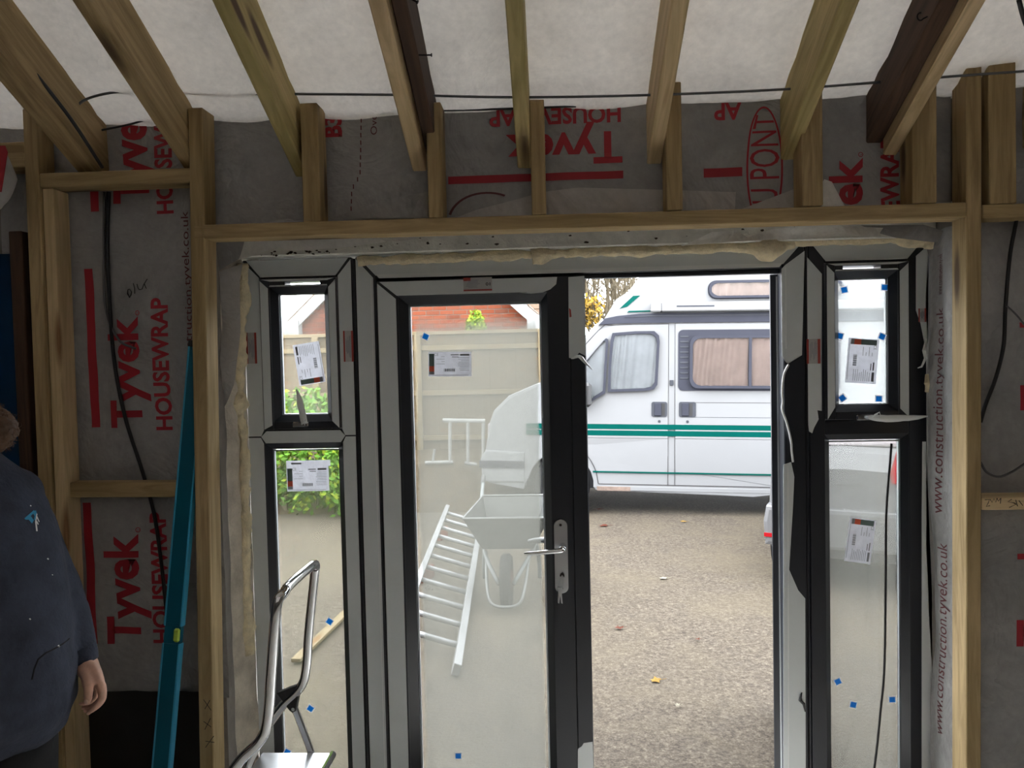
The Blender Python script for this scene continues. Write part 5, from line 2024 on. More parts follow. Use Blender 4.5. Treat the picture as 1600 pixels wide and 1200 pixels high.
def cp_(n, bm, m, par=None, smooth=False):
    return mk(n, bm, m, par or car, smooth=smooth)


# cross-sections lofted from the rear bumper to the nose: (y, half width low, half width waist, half width roof, z sill, z waist, z roof)
secs = [(CY + 0.0, 0.93, 0.86, 0.60, 0.20, 0.78, 0.86), (CY + 0.06, 0.98, 0.94, 0.66, 0.18, 0.86, 0.98), (CY + 0.30, 1.0, 0.98, 0.72, 0.18, 0.90, 1.22), (CY + 0.60, 1.0, 0.99, 0.74, 0.18, 0.90, 1.30),
        (CY + 1.10, 1.0, 0.99, 0.72, 0.18, 0.88, 1.28), (CY + 1.50, 1.0, 0.98, 0.72, 0.18, 0.84, 0.98), (CY + 1.85, 0.98, 0.92, 0.70, 0.18, 0.74, 0.80), (CY + 1.98, 0.90, 0.80, 0.6, 0.24, 0.60, 0.64)]
bm = bmesh.new()
rows = []
for (y, a, b, c, z0, z1, z2) in secs:
    half = [(0, z0), (a * 0.92, z0), (a, z0 + 0.10), (a, (z0 + z1) / 2), (b, z1), (b * 0.95, z1 + 0.03), (c, z2 - 0.04), (c * 0.9, z2), (0, z2 + 0.015)]
    full = half + [(-p[0], p[1]) for p in half[::-1][1:-1]]
    rows.append([bm.verts.new((cxm + p[0] * chw, y, GZ + p[1] + 0.02)) for p in full])
for i in range(len(rows) - 1):
    n_ = len(rows[i])
    for k in range(n_):
        j = (k + 1) % n_
        bm.faces.new((rows[i][k], rows[i][j], rows[i + 1][j], rows[i + 1][k]))
bm.faces.new(rows[0])
bm.faces.new(rows[-1][::-1])
bmesh.ops.triangulate(bm, faces=[f for f in bm.faces if len(f.verts) > 4])
cp_('body', bm, 'car_silver')
cp_('rear_bumper', prism([(cxm - chw * 1.0, 0.22), (cxm + chw * 1.0, 0.22), (cxm + chw * 1.02, 0.40), (cxm + chw * 0.98, 0.52), (cxm - chw * 0.98, 0.52), (cxm - chw * 1.02, 0.40)], 'y', CY - 0.09, CY + 0.2, bev=0.03), 'car_silver')
lz0 = car_x(1410, 757)[1]
for s in (-1, 1):
    x_ = cxm + s * chw * 0.90
    cp_('reflector', bx(x_ - 0.06, x_ + 0.06, CY - 0.096, CY - 0.088, 0.285, 0.315), 'lamp_red')
    lw = cr - car_x(1393, 720)[0] - 0.03
    a, b = sorted((cxm + s * (chw - 0.07), cxm + s * (chw - 0.03 - lw)))
    cp_('rear_lamp', prism([(a, lz0), (b, lz0), (b + 0.01, 0.80), (b - 0.02, 0.95), (a + 0.03, 0.95), (a - 0.01, 0.80)], 'y', CY - 0.012, CY + 0.06, bev=0.01), 'lamp_red')
cp_('boot_handle', bx(cxm - 0.10, cxm + 0.10, CY - 0.010, CY + 0.02, 0.70, 0.73), 'car_silver')
cp_('rear_window', prism([(cxm - chw * 0.66, 0.98), (cxm + chw * 0.66, 0.98), (cxm + chw * 0.56, 1.14), (cxm - chw * 0.56, 1.14)], 'y', CY + 0.10, CY + 0.20), 'lamp_clear')  # pale glass colour stands in for white sky mirrored in it
for yy in (CY + 0.45, CY + 1.55):
    for s in (-1, 1):
        e = empty('wheel', (0, 0, 0))
        e.matrix_basis = wm(car).inverted() @ Matrix.Translation((cxm + s * chw * 1.0, yy, GZ + 0.27))
        e.parent = car
        bm = bmesh.new()
        lathe(bm, [(0.16, 0), (0.26, 0), (0.275, 0.03), (0.275, 0.13), (0.26, 0.16), (0.16, 0.16)], (0, 0, 0), (-s, 0, 0), 24)
        mk('tyre', bm, 'tyre', e, world=False)
        bm = bmesh.new()
        lathe(bm, [(0.165, -0.003), (0.15, 0.012), (0.05, 0.006), (0.0, -0.008)], (0, 0, 0), (-s, 0, 0), 20)
        mk('rim', bm, 'wheel_alu', e, world=False)

car.matrix_basis = Matrix.Translation((cl, CY, 0)) @ Matrix.Rotation(-CA, 4, 'Z') @ Matrix.Translation((-cl, -CY, 0)) @ car.matrix_basis

pk = beam('timber_plank', ground(462, 1032, GZ + 0.03), ground(552, 946, GZ + 0.03), 0.06, 0.022, 'fence_rail', (0, 0, 1), 'tan timber plank lying on the drive seen through the left sidelight', 'plank')

# ================================================================== LADDER, WHEELBARROW, TRESTLE
lz = GZ + 0.045
la0, la1 = ground(713, 1047, lz), ground(748, 831, lz)
dirn = (la1 - la0).normalized()
perp = Vector((-dirn.y, dirn.x, 0))
side = perp * 0.365 + Vector((0, 0, 0.115))          # the left rail lies higher, propped on bricks
lad = empty('ladder', la0 - Vector((0, 0, 0.045)))
tag(lad, 'white aluminium ladder lying on the drive beyond the fogged door', 'ladder')
tilt = side.normalized().cross(dirn)
LL = 4.05
for off in (0.0, 1.0):
    p0 = la0 + side * off
    beam('rail', p0, p0 + dirn * LL, 0.045, 0.070, 'alu', tilt, parent=lad)
for i in range(11):
    p = la0 + dirn * (0.36 + i * 0.345)
    mk('rung', tb([p, p + side], 0.0185, 10), 'alu', lad, smooth=True)
for t_, lab_ in ((0.75, 'loose red brick propping the ladder nearest the door'), (1.9, 'loose red brick propping the middle of the ladder'), (3.3, 'loose red brick propping the far part of the ladder')):
    c = la0 + side + dirn * t_
    o = mk('loose_brick', bx(-0.107, 0.107, -0.032, 0.032, 0, 0.1025, bev=0.004), 'brick_red', mtx=Matrix.Translation((c.x, c.y, GZ + 0.004)) @ Matrix.Rotation(rad(80), 4, 'Z'))
    tag(o, lab_, 'brick', 'loose bricks on the drive')

wb = empty('wheelbarrow', (-0.42, 2.9, GZ))
tag(wb, 'grey metal wheelbarrow standing on the drive behind the door glass', 'wheelbarrow')
x0, x1 = at(724, 808, 2.5).x, at(858, 808, 2.5).x
xm = (x0 + x1) / 2
bm = bmesh.new()
top = [(x0, 2.45, 0.545), (x1, 2.45, 0.545), (x1 - 0.03, 3.18, 0.575), (x0 + 0.08, 3.18, 0.575)]
bot = [(xm - 0.19, 2.62, 0.28), (xm + 0.19, 2.62, 0.28), (xm + 0.17, 3.02, 0.28), (xm - 0.17, 3.02, 0.28)]
A = [bm.verts.new(p) for p in top]
B = [bm.verts.new(p) for p in bot]
bm.faces.new(B)
for i in range(4):
    bm.faces.new((A[i], A[(i + 1) % 4], B[(i + 1) % 4], B[i]))
bmesh.ops.solidify(bm, geom=list(bm.faces), thickness=0.006)
mk('tray', bm, 'galvanised', wb)
mk('tray_rim', tb([Vector(p) for p in top] + [Vector(top[0])], 0.009, 6), 'galvanised', wb)
bm = bmesh.new()
for s in (-1, 1):
    tube(bm, smooth_path([(xm + s * 0.05, 2.34, 0.10), (xm + s * 0.14, 2.50, 0.22), (xm + s * 0.20, 2.8, 0.28), (xm + s * 0.25, 3.2, 0.46), (xm + s * 0.28, 3.75, 0.60)], 4), 0.016, 8)
    tube(bm, smooth_path([(xm + s * 0.20, 2.95, 0.28), (xm + s * 0.22, 3.02, 0.05), (xm + s * 0.22, 3.05, GZ + 0.02)], 4), 0.015, 8)
mk('frame', bm, 'barrow_frame', wb, smooth=True)
bm = bmesh.new()
tube(bm, smooth_path([(xm - 0.16, 2.62, 0.26), (xm - 0.13, 2.30, 0.08), (xm - 0.08, 2.22, -0.01), (xm + 0.08, 2.22, -0.01), (xm + 0.13, 2.30, 0.08), (xm + 0.16, 2.62, 0.26)], 4), 0.012, 8)
mk('front_guard', bm, 'galvanised', wb, smooth=True)
for s in (-1, 1):
    mk('grip', tb([(xm + s * 0.279, 3.70, 0.588), (xm + s * 0.287, 3.86, 0.628)], 0.021, 10), 'black_plastic', wb, smooth=True)
bm = bmesh.new()
lathe(bm, [(0.09, -0.035), (0.17, -0.04), (0.19, -0.02), (0.19, 0.02), (0.17, 0.04), (0.09, 0.035)], (xm, 2.40, GZ + 0.19), (1, 0, 0), 24)
mk('tyre', bm, 'tyre', wb)
bm = bmesh.new()
lathe(bm, [(0.10, -0.03), (0.02, -0.05), (0.02, 0.05), (0.10, 0.03)], (xm, 2.40, GZ + 0.19), (1, 0, 0), 16)
mk('hub', bm, 'fallen_red', wb)

tr = empty('trestle', (-1.25, 6.55, 0.37))
tag(tr, 'white metal trestle standing on the bank beside the van bonnet', 'trestle')
ty = 6.5


def bar3(a, b, r=0.022):
    return tb([Vector(a), Vector(b)], r, 8)


mk('top_bar', bar3(at(692, 657, ty), at(758, 658, ty), 0.026), 'trestle_white', tr)
for px in (703, 731, 755):
    mk('leg', bar3(at(px, 657, ty), at(px, 723, ty), 0.020), 'trestle_white', tr)
mk('foot', bar3(at(664, 723, ty), at(708, 722, ty), 0.022), 'trestle_white', tr)
mk('foot', bar3(at(726, 723, ty), at(745, 726, ty), 0.022), 'trestle_white', tr)
mk('leg', bar3(at(679, 702, ty), at(676, 722, ty), 0.016), 'trestle_white', tr)

# ================================================================== SPIRIT LEVEL
# stands on the floor and leans back into the stud bay beside the jamb post
b0 = Vector((-1.421, -0.485, FZ))
t0 = Vector((-1.304, -0.232, 1.78))
p = at(253, 1200, -0.50)
xd = (t0 - b0).normalized()
zd = Vector((-0.05, -1, 0))
zd = (zd - xd * zd.dot(xd)).normalized()
yd = zd.cross(xd)
LM = Matrix(((xd.x, yd.x, zd.x, b0.x), (xd.y, yd.y, zd.y, b0.y), (xd.z, yd.z, zd.z, b0.z), (0, 0, 0, 1)))
lv = empty('spirit_level', (0, 0, 0), mtx=LM)
tag(lv, 'long blue spirit level leaning beside the left jamb post', 'spirit level')
hw_, hd_ = 0.030, 0.0125
L_ = (t0 - b0).length
vz = 0.85
for a, b in ((0.0, vz - 0.030), (vz + 0.030, L_)):
    mk('level_body', bx(a, b, -hw_, hw_, -hd_, hd_, bev=0.002), 'level_blue', lv, world=False)
    for s in (-1, 1):
        pass
sgn = -1 if (yd.x > 0) else 1
# paler blue strip along each long edge
for s in (-1, 1):
    for a, b in ((0.0, vz - 0.030), (vz + 0.030, L_)):
        mk('pale_edge', bx(a, b, s * hw_ - 0.0035, s * hw_ + 0.0035, -hd_ - 0.0008, hd_ + 0.0008, bev=0.001), 'level_edge', lv, world=False)
mk('vial_housing', bx(vz - 0.030, vz + 0.030, -hw_, hw_, -hd_ + 0.002, hd_ - 0.002), 'level_blue', lv, world=False)
yv = -0.016 if -yd.x > 0 else 0.016
yv = (0.018 if yd.x > 0 else -0.018)
mk('vial', bx(vz - 0.024, vz + 0.024, yv - 0.012, yv + 0.012, hd_ - 0.006, hd_ + 0.006, bev=0.006), 'vial_green', lv, world=False)
mk('end_cap', bx(-0.004, 0.02, -hw_ - 0.004, hw_ + 0.004, -hd_ - 0.002, hd_ + 0.002, bev=0.002), 'black_plastic', lv, world=False)
mk('end_cap', bx(L_ - 0.02, L_ + 0.004, -hw_ - 0.004, hw_ + 0.004, -hd_ - 0.002, hd_ + 0.002, bev=0.002), 'black_plastic', lv, world=False)

# ================================================================== CHROME STEP STOOL
YN, YF_ = -0.80, -0.45
st = empty('step_stool', (-0.95, (YN + YF_) / 2, FZ))
tag(st, 'chrome folding step stool with a tall hoop handle beside the left sidelight', 'step stool')
near = [at(432, 950, YN), at(424, 1050, YN), at(419, 1120, YN), at(408, 1155, YN), at(370, 1195, YN)]
far_ = [Vector((p.x, YF_, p.z)) for p in near]
e_dir = (near[4] - near[3]).normalized()
foot_n = near[4] + Vector((-0.10, 0, -0.16))
foot2_n = Vector((-1.25, YN, FZ + 0.012))
foot_f = Vector((foot_n.x, YF_, foot_n.z))
foot2_f = Vector((-1.25, YF_, FZ + 0.012))
rise = Vector((0.012, 0.03, 0.035))
path = [foot2_n, foot_n, near[4], near[3], near[2], near[1], near[0], near[0] + rise, near[0] + Vector((0.014, 0.09, 0.045)),
        far_[0] + Vector((0.014, -0.06, 0.045)), far_[0] + Vector((0.012, -0.014, 0.034)), far_[0] + Vector((0.004, 0, 0.0)), far_[1], far_[2], far_[3], far_[4], foot_f, foot2_f]
mk('hoop_tube', tb(smooth_path(path, 6), 0.0155, 14), 'chrome', st, smooth=True)
# platform and steps
mk('platform', bx(-1.03, -0.785, YN + 0.025, YF_ - 0.005, 0.340, 0.360, bev=0.006), 'brushed', st)
mk('platform_edge', tb([(-0.785, YN + 0.02, 0.350), (-0.785, YF_, 0.350)], 0.013, 10), 'chrome', st, smooth=True)
mk('step', bx(-1.25, -1.07, YN + 0.02, YF_ - 0.02, 0.165, 0.185, bev=0.006), 'brushed', st)
for yy in (YF_,):
    bk = at(462, 1083, YF_)
    bk = Vector((bk.x, yy, bk.z))
    sg = -1 if yy == YN else 1
    br = mk('bracket', prism([(bk.x - 0.062, bk.z + 0.004), (bk.x + 0.004, bk.z + 0.030), (bk.x + 0.012, bk.z - 0.012), (bk.x + 0.002, bk.z - 0.058), (bk.x - 0.010, bk.z - 0.064), (bk.x - 0.022, bk.z - 0.054)], 'y', yy - 0.012, yy + 0.012, bev=0.003), 'black_plastic', st)
    pv = Vector((bk.x - 0.006, yy, bk.z - 0.050))
    bm = bmesh.new()
    lathe(bm, [(0.006, 0), (0.006, 0.003)], (pv.x, yy - 0.012, pv.z), (0, -1, 0), 10)
    mk('rivet', bm, 'chrome', br)
    beam('rear_leg', pv, Vector((pv.x + 0.21, yy, FZ + 0.004)), 0.022, 0.012, 'chrome', (0, 1, 0), parent=st)
beam('rear_leg', Vector((-0.80, YN + 0.02, 0.35)), Vector((-0.615, YN + 0.02, FZ + 0.004)), 0.022, 0.012, 'chrome', (0, 1, 0), parent=st)
mk('rear_stretcher', tb([(-0.62, YN, 0.12), (-0.62, YF_, 0.12)], 0.009, 8), 'chrome', st, smooth=True)


# ================================================================== PERSON
def remesh(bm, voxel, smooth_it=6, name='t'):
    """merge overlapping closed shapes into one continuous surface"""
    me = bpy.data.meshes.new(name)
    bmesh.ops.recalc_face_normals(bm, faces=bm.faces)
    bm.to_mesh(me)
    bm.free()
    o = bpy.data.objects.new(name, me)
    COL.objects.link(o)
    md = o.modifiers.new('r', 'REMESH')
    md.mode = 'VOXEL'
    md.voxel_size = voxel
    sm = o.modifiers.new('s', 'SMOOTH')
    sm.factor = 0.5
    sm.iterations = smooth_it
    bpy.context.view_layer.update()
    dg = bpy.context.evaluated_depsgraph_get()
    res = bpy.data.meshes.new_from_object(o.evaluated_get(dg))
    bpy.data.objects.remove(o)
    bpy.data.meshes.remove(me)
    return res


TH = rad(50)
PB = Vector((-1.690, -0.93, 0.0))
PM = Matrix.Translation(PB) @ Matrix.Rotation(TH, 4, 'Z')


def L3(x, y, z):
    if z < 0.9:                       # legs reach down to the floor
        z = FZ + z * (0.9 - FZ) / 0.9
    return PM @ Vector((x, y, z))


def loft(bm, rings_, n=24, power=2.4):
    """stack of superellipse rings (cx, cy, z, rx, ry) in the person's own axes"""
    rows = []
    for (cx, cy, z, rx, ry) in rings_:
        row = []
        for k in range(n):
            a = 2 * math.pi * k / n
            c, s = math.cos(a), math.sin(a)
            q = (abs(c) ** power + abs(s) ** power) ** (-1 / power)
            row.append(bm.verts.new(L3(cx + rx * c * q, cy + ry * s * q, z)))
        rows.append(row)
    for i in range(len(rows) - 1):
        for k in range(n):
            j = (k + 1) % n
            bm.faces.new((rows[i][k], rows[i][j], rows[i + 1][j], rows[i + 1][k]))
    bm.faces.new(rows[0][::-1])
    bm.faces.new(rows[-1])


pe = empty('person', PB + Vector((0, 0, FZ)))
tag(pe, 'bearded person in a navy hooded sweatshirt standing at the left edge', 'person')

# key points: left arm (towards the doorway) is placed in the room, right arm in the person's own axes
sh_l = L3(0.145, 0.02, 1.315)
HY = -0.815
el_l = at(72, 925, HY) + Vector((0, 0.03, 0))
wr_l = at(128, 1020, HY)
hand0 = at(131, 1036, HY)
sh_r, el_r, wr_r = L3(-0.165, 0.02, 1.34), L3(-0.285, 0.05, 1.09), L3(-0.27, -0.05, 0.86)

# --- body: head, neck, trunk, arms, hands and legs in one surface
bm = bmesh.new()
hc = (0.0, -0.085)       # head centre offset
head_rot = rad(4)


def LH(x, y, z):
    c, s = math.cos(head_rot), math.sin(head_rot)
    return L3(hc[0] + x * c - y * s, hc[1] + x * s + y * c, z)


def ell(bm, c, r3, n=16, f=LH):
    rows = []
    for i in range(1, n):
        t = math.pi * i / n
        rows.append([bm.verts.new(f(c[0] + r3[0] * math.sin(t) * math.cos(2 * math.pi * k / n), c[1] + r3[1] * math.sin(t) * math.sin(2 * math.pi * k / n), c[2] - r3[2] * math.cos(t))) for k in range(n)])
    for i in range(len(rows) - 1):
        for k in range(n):
            j = (k + 1) % n
            bm.faces.new((rows[i][k], rows[i][j], rows[i + 1][j], rows[i + 1][k]))
    bm.faces.new(rows[0][::-1])
    bm.faces.new(rows[-1])


ell(bm, (0, 0.01, 1.675), (0.075, 0.095, 0.105))
ell(bm, (0, -0.02, 1.60), (0.062, 0.075, 0.085))
ell(bm, (0, -0.062, 1.555), (0.030, 0.030, 0.024))
ell(bm, (0, -0.098, 1.635), (0.014, 0.020, 0.024))
ell(bm, (0, -0.090, 1.660), (0.011, 0.016, 0.030))
ell(bm, (0, -0.084, 1.592), (0.026, 0.012, 0.009))
for s in (-1, 1):
    ell(bm, (s * 0.078, 0.015, 1.635), (0.010, 0.022, 0.034))
    ell(bm, (s * 0.030, -0.076, 1.688), (0.022, 0.012, 0.008))
tube(bm, [LH(-0.02, 0.11, 1.42), LH(-0.01, 0.07, 1.49), LH(0, 0.01, 1.58)], [0.066, 0.060, 0.056], 16)
loft(bm, [(0, 0.01, 0.86, 0.17, 0.12), (0, 0, 1.0, 0.18, 0.13), (0, 0, 1.2, 0.185, 0.125), (0, 0.01, 1.34, 0.19, 0.11), (0, 0.015, 1.42, 0.12, 0.085), (0, 0.015, 1.46, 0.06, 0.06)])
for a, b, c in ((sh_l, el_l, wr_l), (sh_r, el_r, wr_r)):
    tube(bm, smooth_path([a, b, c], 5), [0.055, 0.054, 0.052, 0.050, 0.046, 0.043, 0.041, 0.038, 0.035, 0.031, 0.028], 12)
for s in (-1, 1):
    tube(bm, [L3(s * 0.09, 0.01, 0.92), L3(s * 0.10, 0.0, 0.70), L3(s * 0.105, -0.01, 0.48), L3(s * 0.11, 0.01, 0.30), L3(s * 0.11, 0.02, 0.09)], [0.085, 0.078, 0.055, 0.052, 0.035], 12)
    tube(bm, [L3(s * 0.11, 0.05, 0.05), L3(s * 0.115, -0.06, 0.045), L3(s * 0.12, -0.15, 0.03)], [0.035, 0.036, 0.025], 10)

# left hand: seen from the thumb side, back of the hand towards the doorway
HX = 1200.0


def hp(px, py, dy=0.0):
    return at(px, py, HY + dy)


# palm: slab made of overlapping tubes from the wrist to each knuckle
kn = [(hp(158, 1066, -0.034)), (hp(160, 1070, -0.010)), (hp(157, 1072, 0.014)), (hp(151, 1070, 0.036))]
wr0 = hp(131, 1030)
for i, k_ in enumerate(kn):
    w0 = wr0 + Vector((0.004, -0.014 + 0.010 * i, 0.0))
    mid = w0.lerp(k_, 0.5) + Vector((0.006, 0, 0.006))
    tube(bm, smooth_path([w0, mid, k_ + Vector((-0.006, 0, 0))], 4), [0.020, 0.0195, 0.019, 0.018, 0.017, 0.016, 0.0155, 0.015, 0.0135], 10)
    tube(bm, [w0 + Vector((-0.016, 0.0, -0.012)), k_ + Vector((-0.030, 0, -0.004))], [0.016, 0.014], 10)
fing = [
    [kn[0], hp(160, 1088, -0.036), hp(150, 1104, -0.036), hp(138, 1114, -0.034)],
    [kn[1], hp(161, 1092, -0.012), hp(148, 1106, -0.014), hp(134, 1110, -0.016)],
    [kn[2], hp(157, 1092, 0.012), hp(144, 1104, 0.008), hp(130, 1106, 0.004)],
    [kn[3], hp(150, 1088, 0.034), hp(138, 1098, 0.028), hp(126, 1100, 0.022)]]
for i, f_ in enumerate(fing):
    r_ = (0.0098, 0.0100, 0.0096, 0.0084)[i]
    pts = smooth_path(f_, 4)
    n_ = len(pts)
    tube(bm, pts, [r_ * (1.12 - 0.34 * (k_ / (n_ - 1)) + 0.06 * math.cos(6.2 * k_ / (n_ - 1) * 1.5)) for k_ in range(n_)], 10)
    ell(bm, tuple(f_[-1]), (r_ * 0.80,) * 3, 8, f=lambda x, y, z: Vector((x, y, z)))
th_pts = smooth_path([hp(130, 1042, -0.028), hp(137, 1062, -0.046), hp(138.5, 1080, -0.056), hp(137, 1095, -0.060)], 4)
n_ = len(th_pts)
tube(bm, th_pts, [0.0165 - 0.0055 * (k_ / (n_ - 1)) for k_ in range(n_)], 12)
ell(bm, tuple(th_pts[-1] + Vector((0, 0, -0.001))), (0.0105, 0.0100, 0.0105), 10, f=lambda x, y, z: Vector((x, y, z)))
# web between thumb and index finger
tube(bm, [hp(136, 1046, -0.026), hp(150, 1062, -0.030)], [0.018, 0.012], 10)
# right hand, out of the frame
for i in range(4):
    tube(bm, [wr_r, L3(-0.275, -0.07 + 0.02 * i, 0.78), L3(-0.265, -0.075 + 0.022 * i, 0.72), L3(-0.245, -0.08 + 0.022 * i, 0.69)], [0.018, 0.013, 0.0095, 0.007], 8)
tube(bm, [wr_r, L3(-0.255, -0.10, 0.80), L3(-0.25, -0.11, 0.745)], [0.017, 0.012, 0.008], 8)
body_me = remesh(bm, 0.005, 3)
body = link('body', body_me, 'skin', pe, smooth=True)

# nails
bm = bmesh.new()
tn = th_pts[-1]
for i in range(7):
    pass
ell(bm, tuple(tn + Vector((0.001, -0.0098, 0.001))), (0.0062, 0.0022, 0.0072), 10, f=lambda x, y, z: Vector((x, y, z)))
mk('thumb_nail', bm, 'nail', pe, smooth=True)

# --- sweatshirt
bm = bmesh.new()
loft(bm, [(0.0, -0.020, 0.655, 0.215, 0.175), (0.0, -0.035, 0.685, 0.235, 0.200), (0.0, -0.055, 0.75, 0.255, 0.228), (0.0, -0.060, 0.83, 0.262, 0.235), (0.0, -0.050, 0.95, 0.255, 0.222), (0.0, -0.032, 1.08, 0.245, 0.200),
          (0.0, -0.015, 1.20, 0.236, 0.175), (0.0, 0.0, 1.30, 0.222, 0.148), (0.0, 0.01, 1.375, 0.185, 0.118), (0.0, 0.015, 1.425, 0.130, 0.095), (0.0, 0.012, 1.47, 0.085, 0.080)], 32)
cuff = at(131, 1026, HY)
for a, b, c in ((sh_l, el_l, cuff), (sh_r, el_r, wr_r)):
    tube(bm, smooth_path([a + Vector((0, 0, 0.0)), b, c], 6), [0.060, 0.078, 0.082, 0.080, 0.078, 0.076, 0.076, 0.073, 0.068, 0.062, 0.055, 0.047, 0.040], 16)
ell(bm, (0.145, 0.02, 1.315), (0.080, 0.080, 0.080), 14, f=L3)
ell(bm, (-0.145, 0.02, 1.315), (0.080, 0.080, 0.080), 14, f=L3)
# hood lying round the neck
tube(bm, [LH(0.085 * math.cos(rad(a)), 0.075 + 0.09 * math.sin(rad(a)), 1.455 + 0.02 * math.sin(rad(a))) for a in range(-60, 241, 20)], [0.022 + 0.022 * max(0, math.sin(rad(a))) for a in range(-60, 241, 20)], 10)
hood_me = remesh(bm, 0.010, 4)
for v in hood_me.vertices:
    q = v.co
    nrm = v.normal
    f = 0.010 * n3(q.x * 7, q.y * 7, q.z * 3.2) + 0.006 * n3(q.x * 15 + q.z * 8, q.y * 15, q.z * 9) + 0.004 * max(0, math.sin(26 * q.z + 12 * q.x)) ** 3 * (1 if q.x > -1.44 else 0.3)
    v.co = q + nrm * f
ho = link('sweatshirt', hood_me, 'navy_fleece', pe, smooth=True)
ho['label'] = 'navy hooded sweatshirt with a small blue and white logo'
mk('cuff', tb([at(126, 1012, HY), at(131, 1027, HY), at(132.5, 1033, HY)], [0.0440, 0.0405, 0.038], 16), 'navy_fleece', pe, smooth=True)

# decals drawn onto the sweatshirt surface
dgv = [wm(pe) @ v.co for v in hood_me.vertices]
bvh = BVHTree.FromPolygons(dgv, [tuple(p.vertices) for p in hood_me.polygons])


def decal(name, pts, m, off=0.003):
    bm = bmesh.new()
    vs = []
    for x, y in pts:
        hit, nrm, _, _ = bvh.ray_cast(CAM, ray(x, y).normalized())
        if hit is None:
            bm.free()
            return
        vs.append(bm.verts.new(hit - ray(x, y).normalized() * off))
    f = bm.faces.new(vs)
    bmesh.ops.triangulate(bm, faces=[f])
    mk(name, bm, m, ho)


decal('logo_mark', [(38, 810), (46, 803), (53, 797), (55, 800), (48, 806), (53, 813), (50, 818), (45, 812), (40, 812)], 'logo_blue')
decal('logo_mark', [(51, 801), (56, 797), (58, 803), (55, 813), (53, 812), (54, 806)], 'logo_blue')
decal('logo_stroke', [(57, 802), (58.5, 803), (57, 814), (59, 830), (56.5, 830), (54.8, 815)], 'logo_white')
decal('logo_stroke', [(58, 806), (62, 815), (60.8, 816), (57.3, 809)], 'logo_white')
decal('logo_stroke', [(57.5, 813), (60.5, 819), (59.3, 820), (57, 816)], 'logo_white')
for cx, cy, s in ((48, 790, 1.4), (75, 873, 1.8), (82, 898, 1.2), (47, 967, 1.8), (92, 1009, 2.2)):
    decal('paint_fleck', [(cx - s, cy), (cx, cy - s * 0.7), (cx + s, cy + s * 0.3), (cx + 0.2, cy + s)], 'logo_white')


def seam(pts, r=0.0022):
    w_ = []
    for x, y in pts:
        hit, nrm, _, _ = bvh.ray_cast(CAM, ray(x, y).normalized())
        if hit is not None:
            w_.append(hit - ray(x, y).normalized() * 0.001)
    if len(w_) > 2:
        mk('pocket_seam', tb(w_, r, 6), 'trouser_black', ho)


seam([(108, 998), (98, 1006), (86, 1013), (72, 1020), (60, 1030), (54, 1045), (50, 1062)])

# --- trousers and boots
bm = bmesh.new()
loft(bm, [(0, 0.0, 0.70, 0.20, 0.15), (0, 0.0, 0.85, 0.19, 0.145), (0, 0, 0.93, 0.18, 0.135)], 24)
for s in (-1, 1):
    tube(bm, [L3(s * 0.095, 0.0, 0.80), L3(s * 0.115, -0.005, 0.62), L3(s * 0.12, -0.01, 0.45), L3(s * 0.12, 0.0, 0.28), L3(s * 0.12, 0.01, 0.07)], [0.115, 0.110, 0.092, 0.082, 0.078], 16)
tr_me = remesh(bm, 0.011, 4)
for v in tr_me.vertices:
    v.co += v.normal * 0.006 * n3(v.co.x * 12, v.co.y * 12, v.co.z * 8)
link('trousers', tr_me, 'trouser_black', pe, smooth=True)
for s in (-1, 1):
    bm = bmesh.new()
    tube(bm, smooth_path([L3(s * 0.12, 0.06, 0.055), L3(s * 0.122, -0.03, 0.055), L3(s * 0.13, -0.13, 0.045), L3(s * 0.132, -0.20, 0.04)], 4), [0.045, 0.05, 0.052, 0.052, 0.05, 0.05, 0.049, 0.047, 0.046, 0.044, 0.042, 0.036, 0.025], 14, squash=(1, 1, 0.95))
    tube(bm, [L3(s * 0.12, 0.03, 0.04), L3(s * 0.12, 0.02, 0.16)], [0.05, 0.052], 14)
    for v in bm.verts:
        v.co.z = max(v.co.z, FZ + 0.001)
    mk('boot', bm, 'boot_leather', pe, smooth=True)

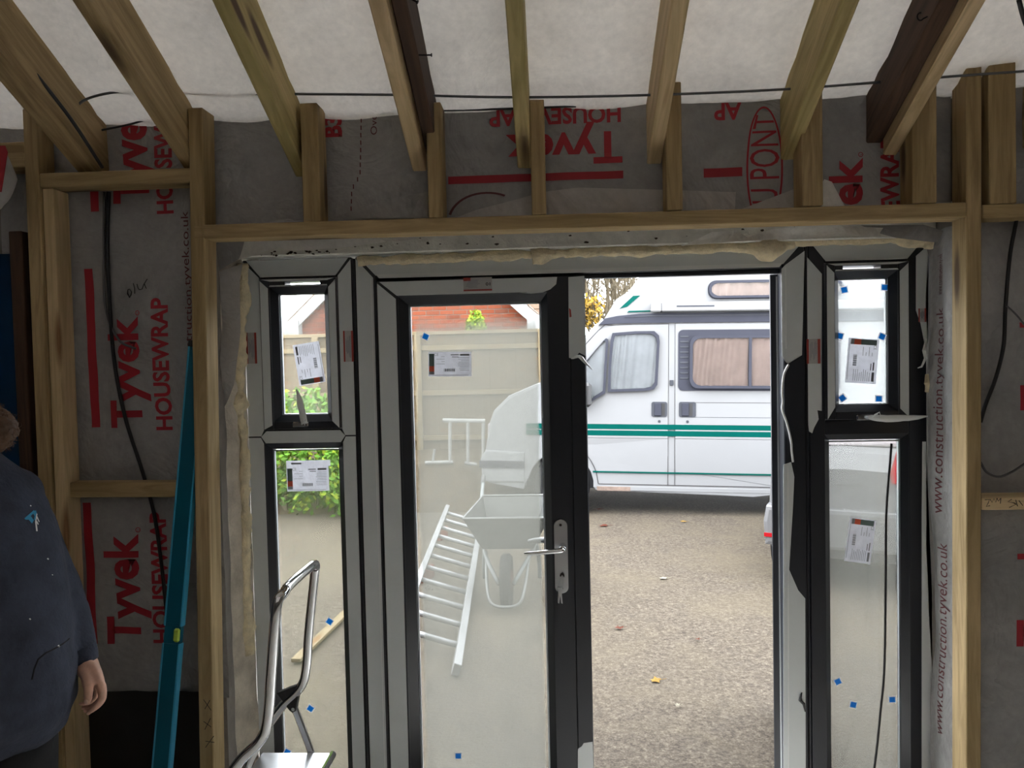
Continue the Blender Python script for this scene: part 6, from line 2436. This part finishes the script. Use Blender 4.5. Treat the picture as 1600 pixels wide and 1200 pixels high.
# --- hair, beard, eyes
bm = bmesh.new()
ell(bm, (0, 0.022, 1.695), (0.086, 0.102, 0.108), 18)
for v in list(bm.verts):
    q = PM.inverted() @ v.co
    if q.z < 1.62 or (q.y < -0.075 and q.z < 1.715):
        v.co = v.co.lerp(LH(0, 0.03, 1.68), 0.25)
mk('hair', bm, 'hair_brown', pe, smooth=True)
bm = bmesh.new()
rnd = random.Random(11)
bc = Vector((0.0, -0.075, 1.565))
for (c, r3) in (((0, -0.235, 1.545), (0.055, 0.095, 0.054)), ((0.045, -0.055, 1.575), (0.038, 0.055, 0.045)), ((-0.045, -0.055, 1.575), (0.038, 0.055, 0.045)), ((0, -0.210, 1.515), (0.048, 0.090, 0.034))):
    ell(bm, c, r3, 14)
bme = remesh(bm, 0.005, 3)
for v in bme.vertices:
    v.co += v.normal * (0.006 * n3(v.co.x * 60, v.co.y * 60, v.co.z * 60) + 0.003 * n3(v.co.x * 130, v.co.y * 130, v.co.z * 130))
bvh2 = [(v.co.copy(), v.normal.copy()) for v in bme.vertices]
be = link('beard', bme, 'hair_brown', pe, smooth=True)
bm = bmesh.new()
for _ in range(900):
    c, nrm = bvh2[rnd.randrange(len(bvh2))]
    d = (nrm + Vector((rnd.gauss(0, 0.5), rnd.gauss(0, 0.5), rnd.gauss(-0.2, 0.5)))).normalized()
    s = d.orthogonal().normalized()
    l_ = rnd.uniform(0.006, 0.016)
    a_ = rnd.uniform(0, 6.28)
    q0 = c - nrm * 0.002
    tube(bm, [q0, q0 + d * l_ * 0.5 + s * math.cos(a_) * 0.004, q0 + d * l_ + s * math.cos(a_ + 2) * 0.005], [0.0008, 0.0007, 0.0003], 3, caps=False)
tag(mk('beard_strands', bm, 'hair_brown', be), kind='stuff')
for s in (-1, 1):
    bm = bmesh.new()
    ell(bm, (s * 0.030, -0.080, 1.668), (0.012, 0.010, 0.010), 10)
    mk('eye', bm, 'eye_white', pe, smooth=True)
    bm = bmesh.new()
    ell(bm, (s * 0.030, -0.0885, 1.668), (0.005, 0.0025, 0.005), 8)
    mk('iris', bm, 'black_plastic', pe, smooth=True)
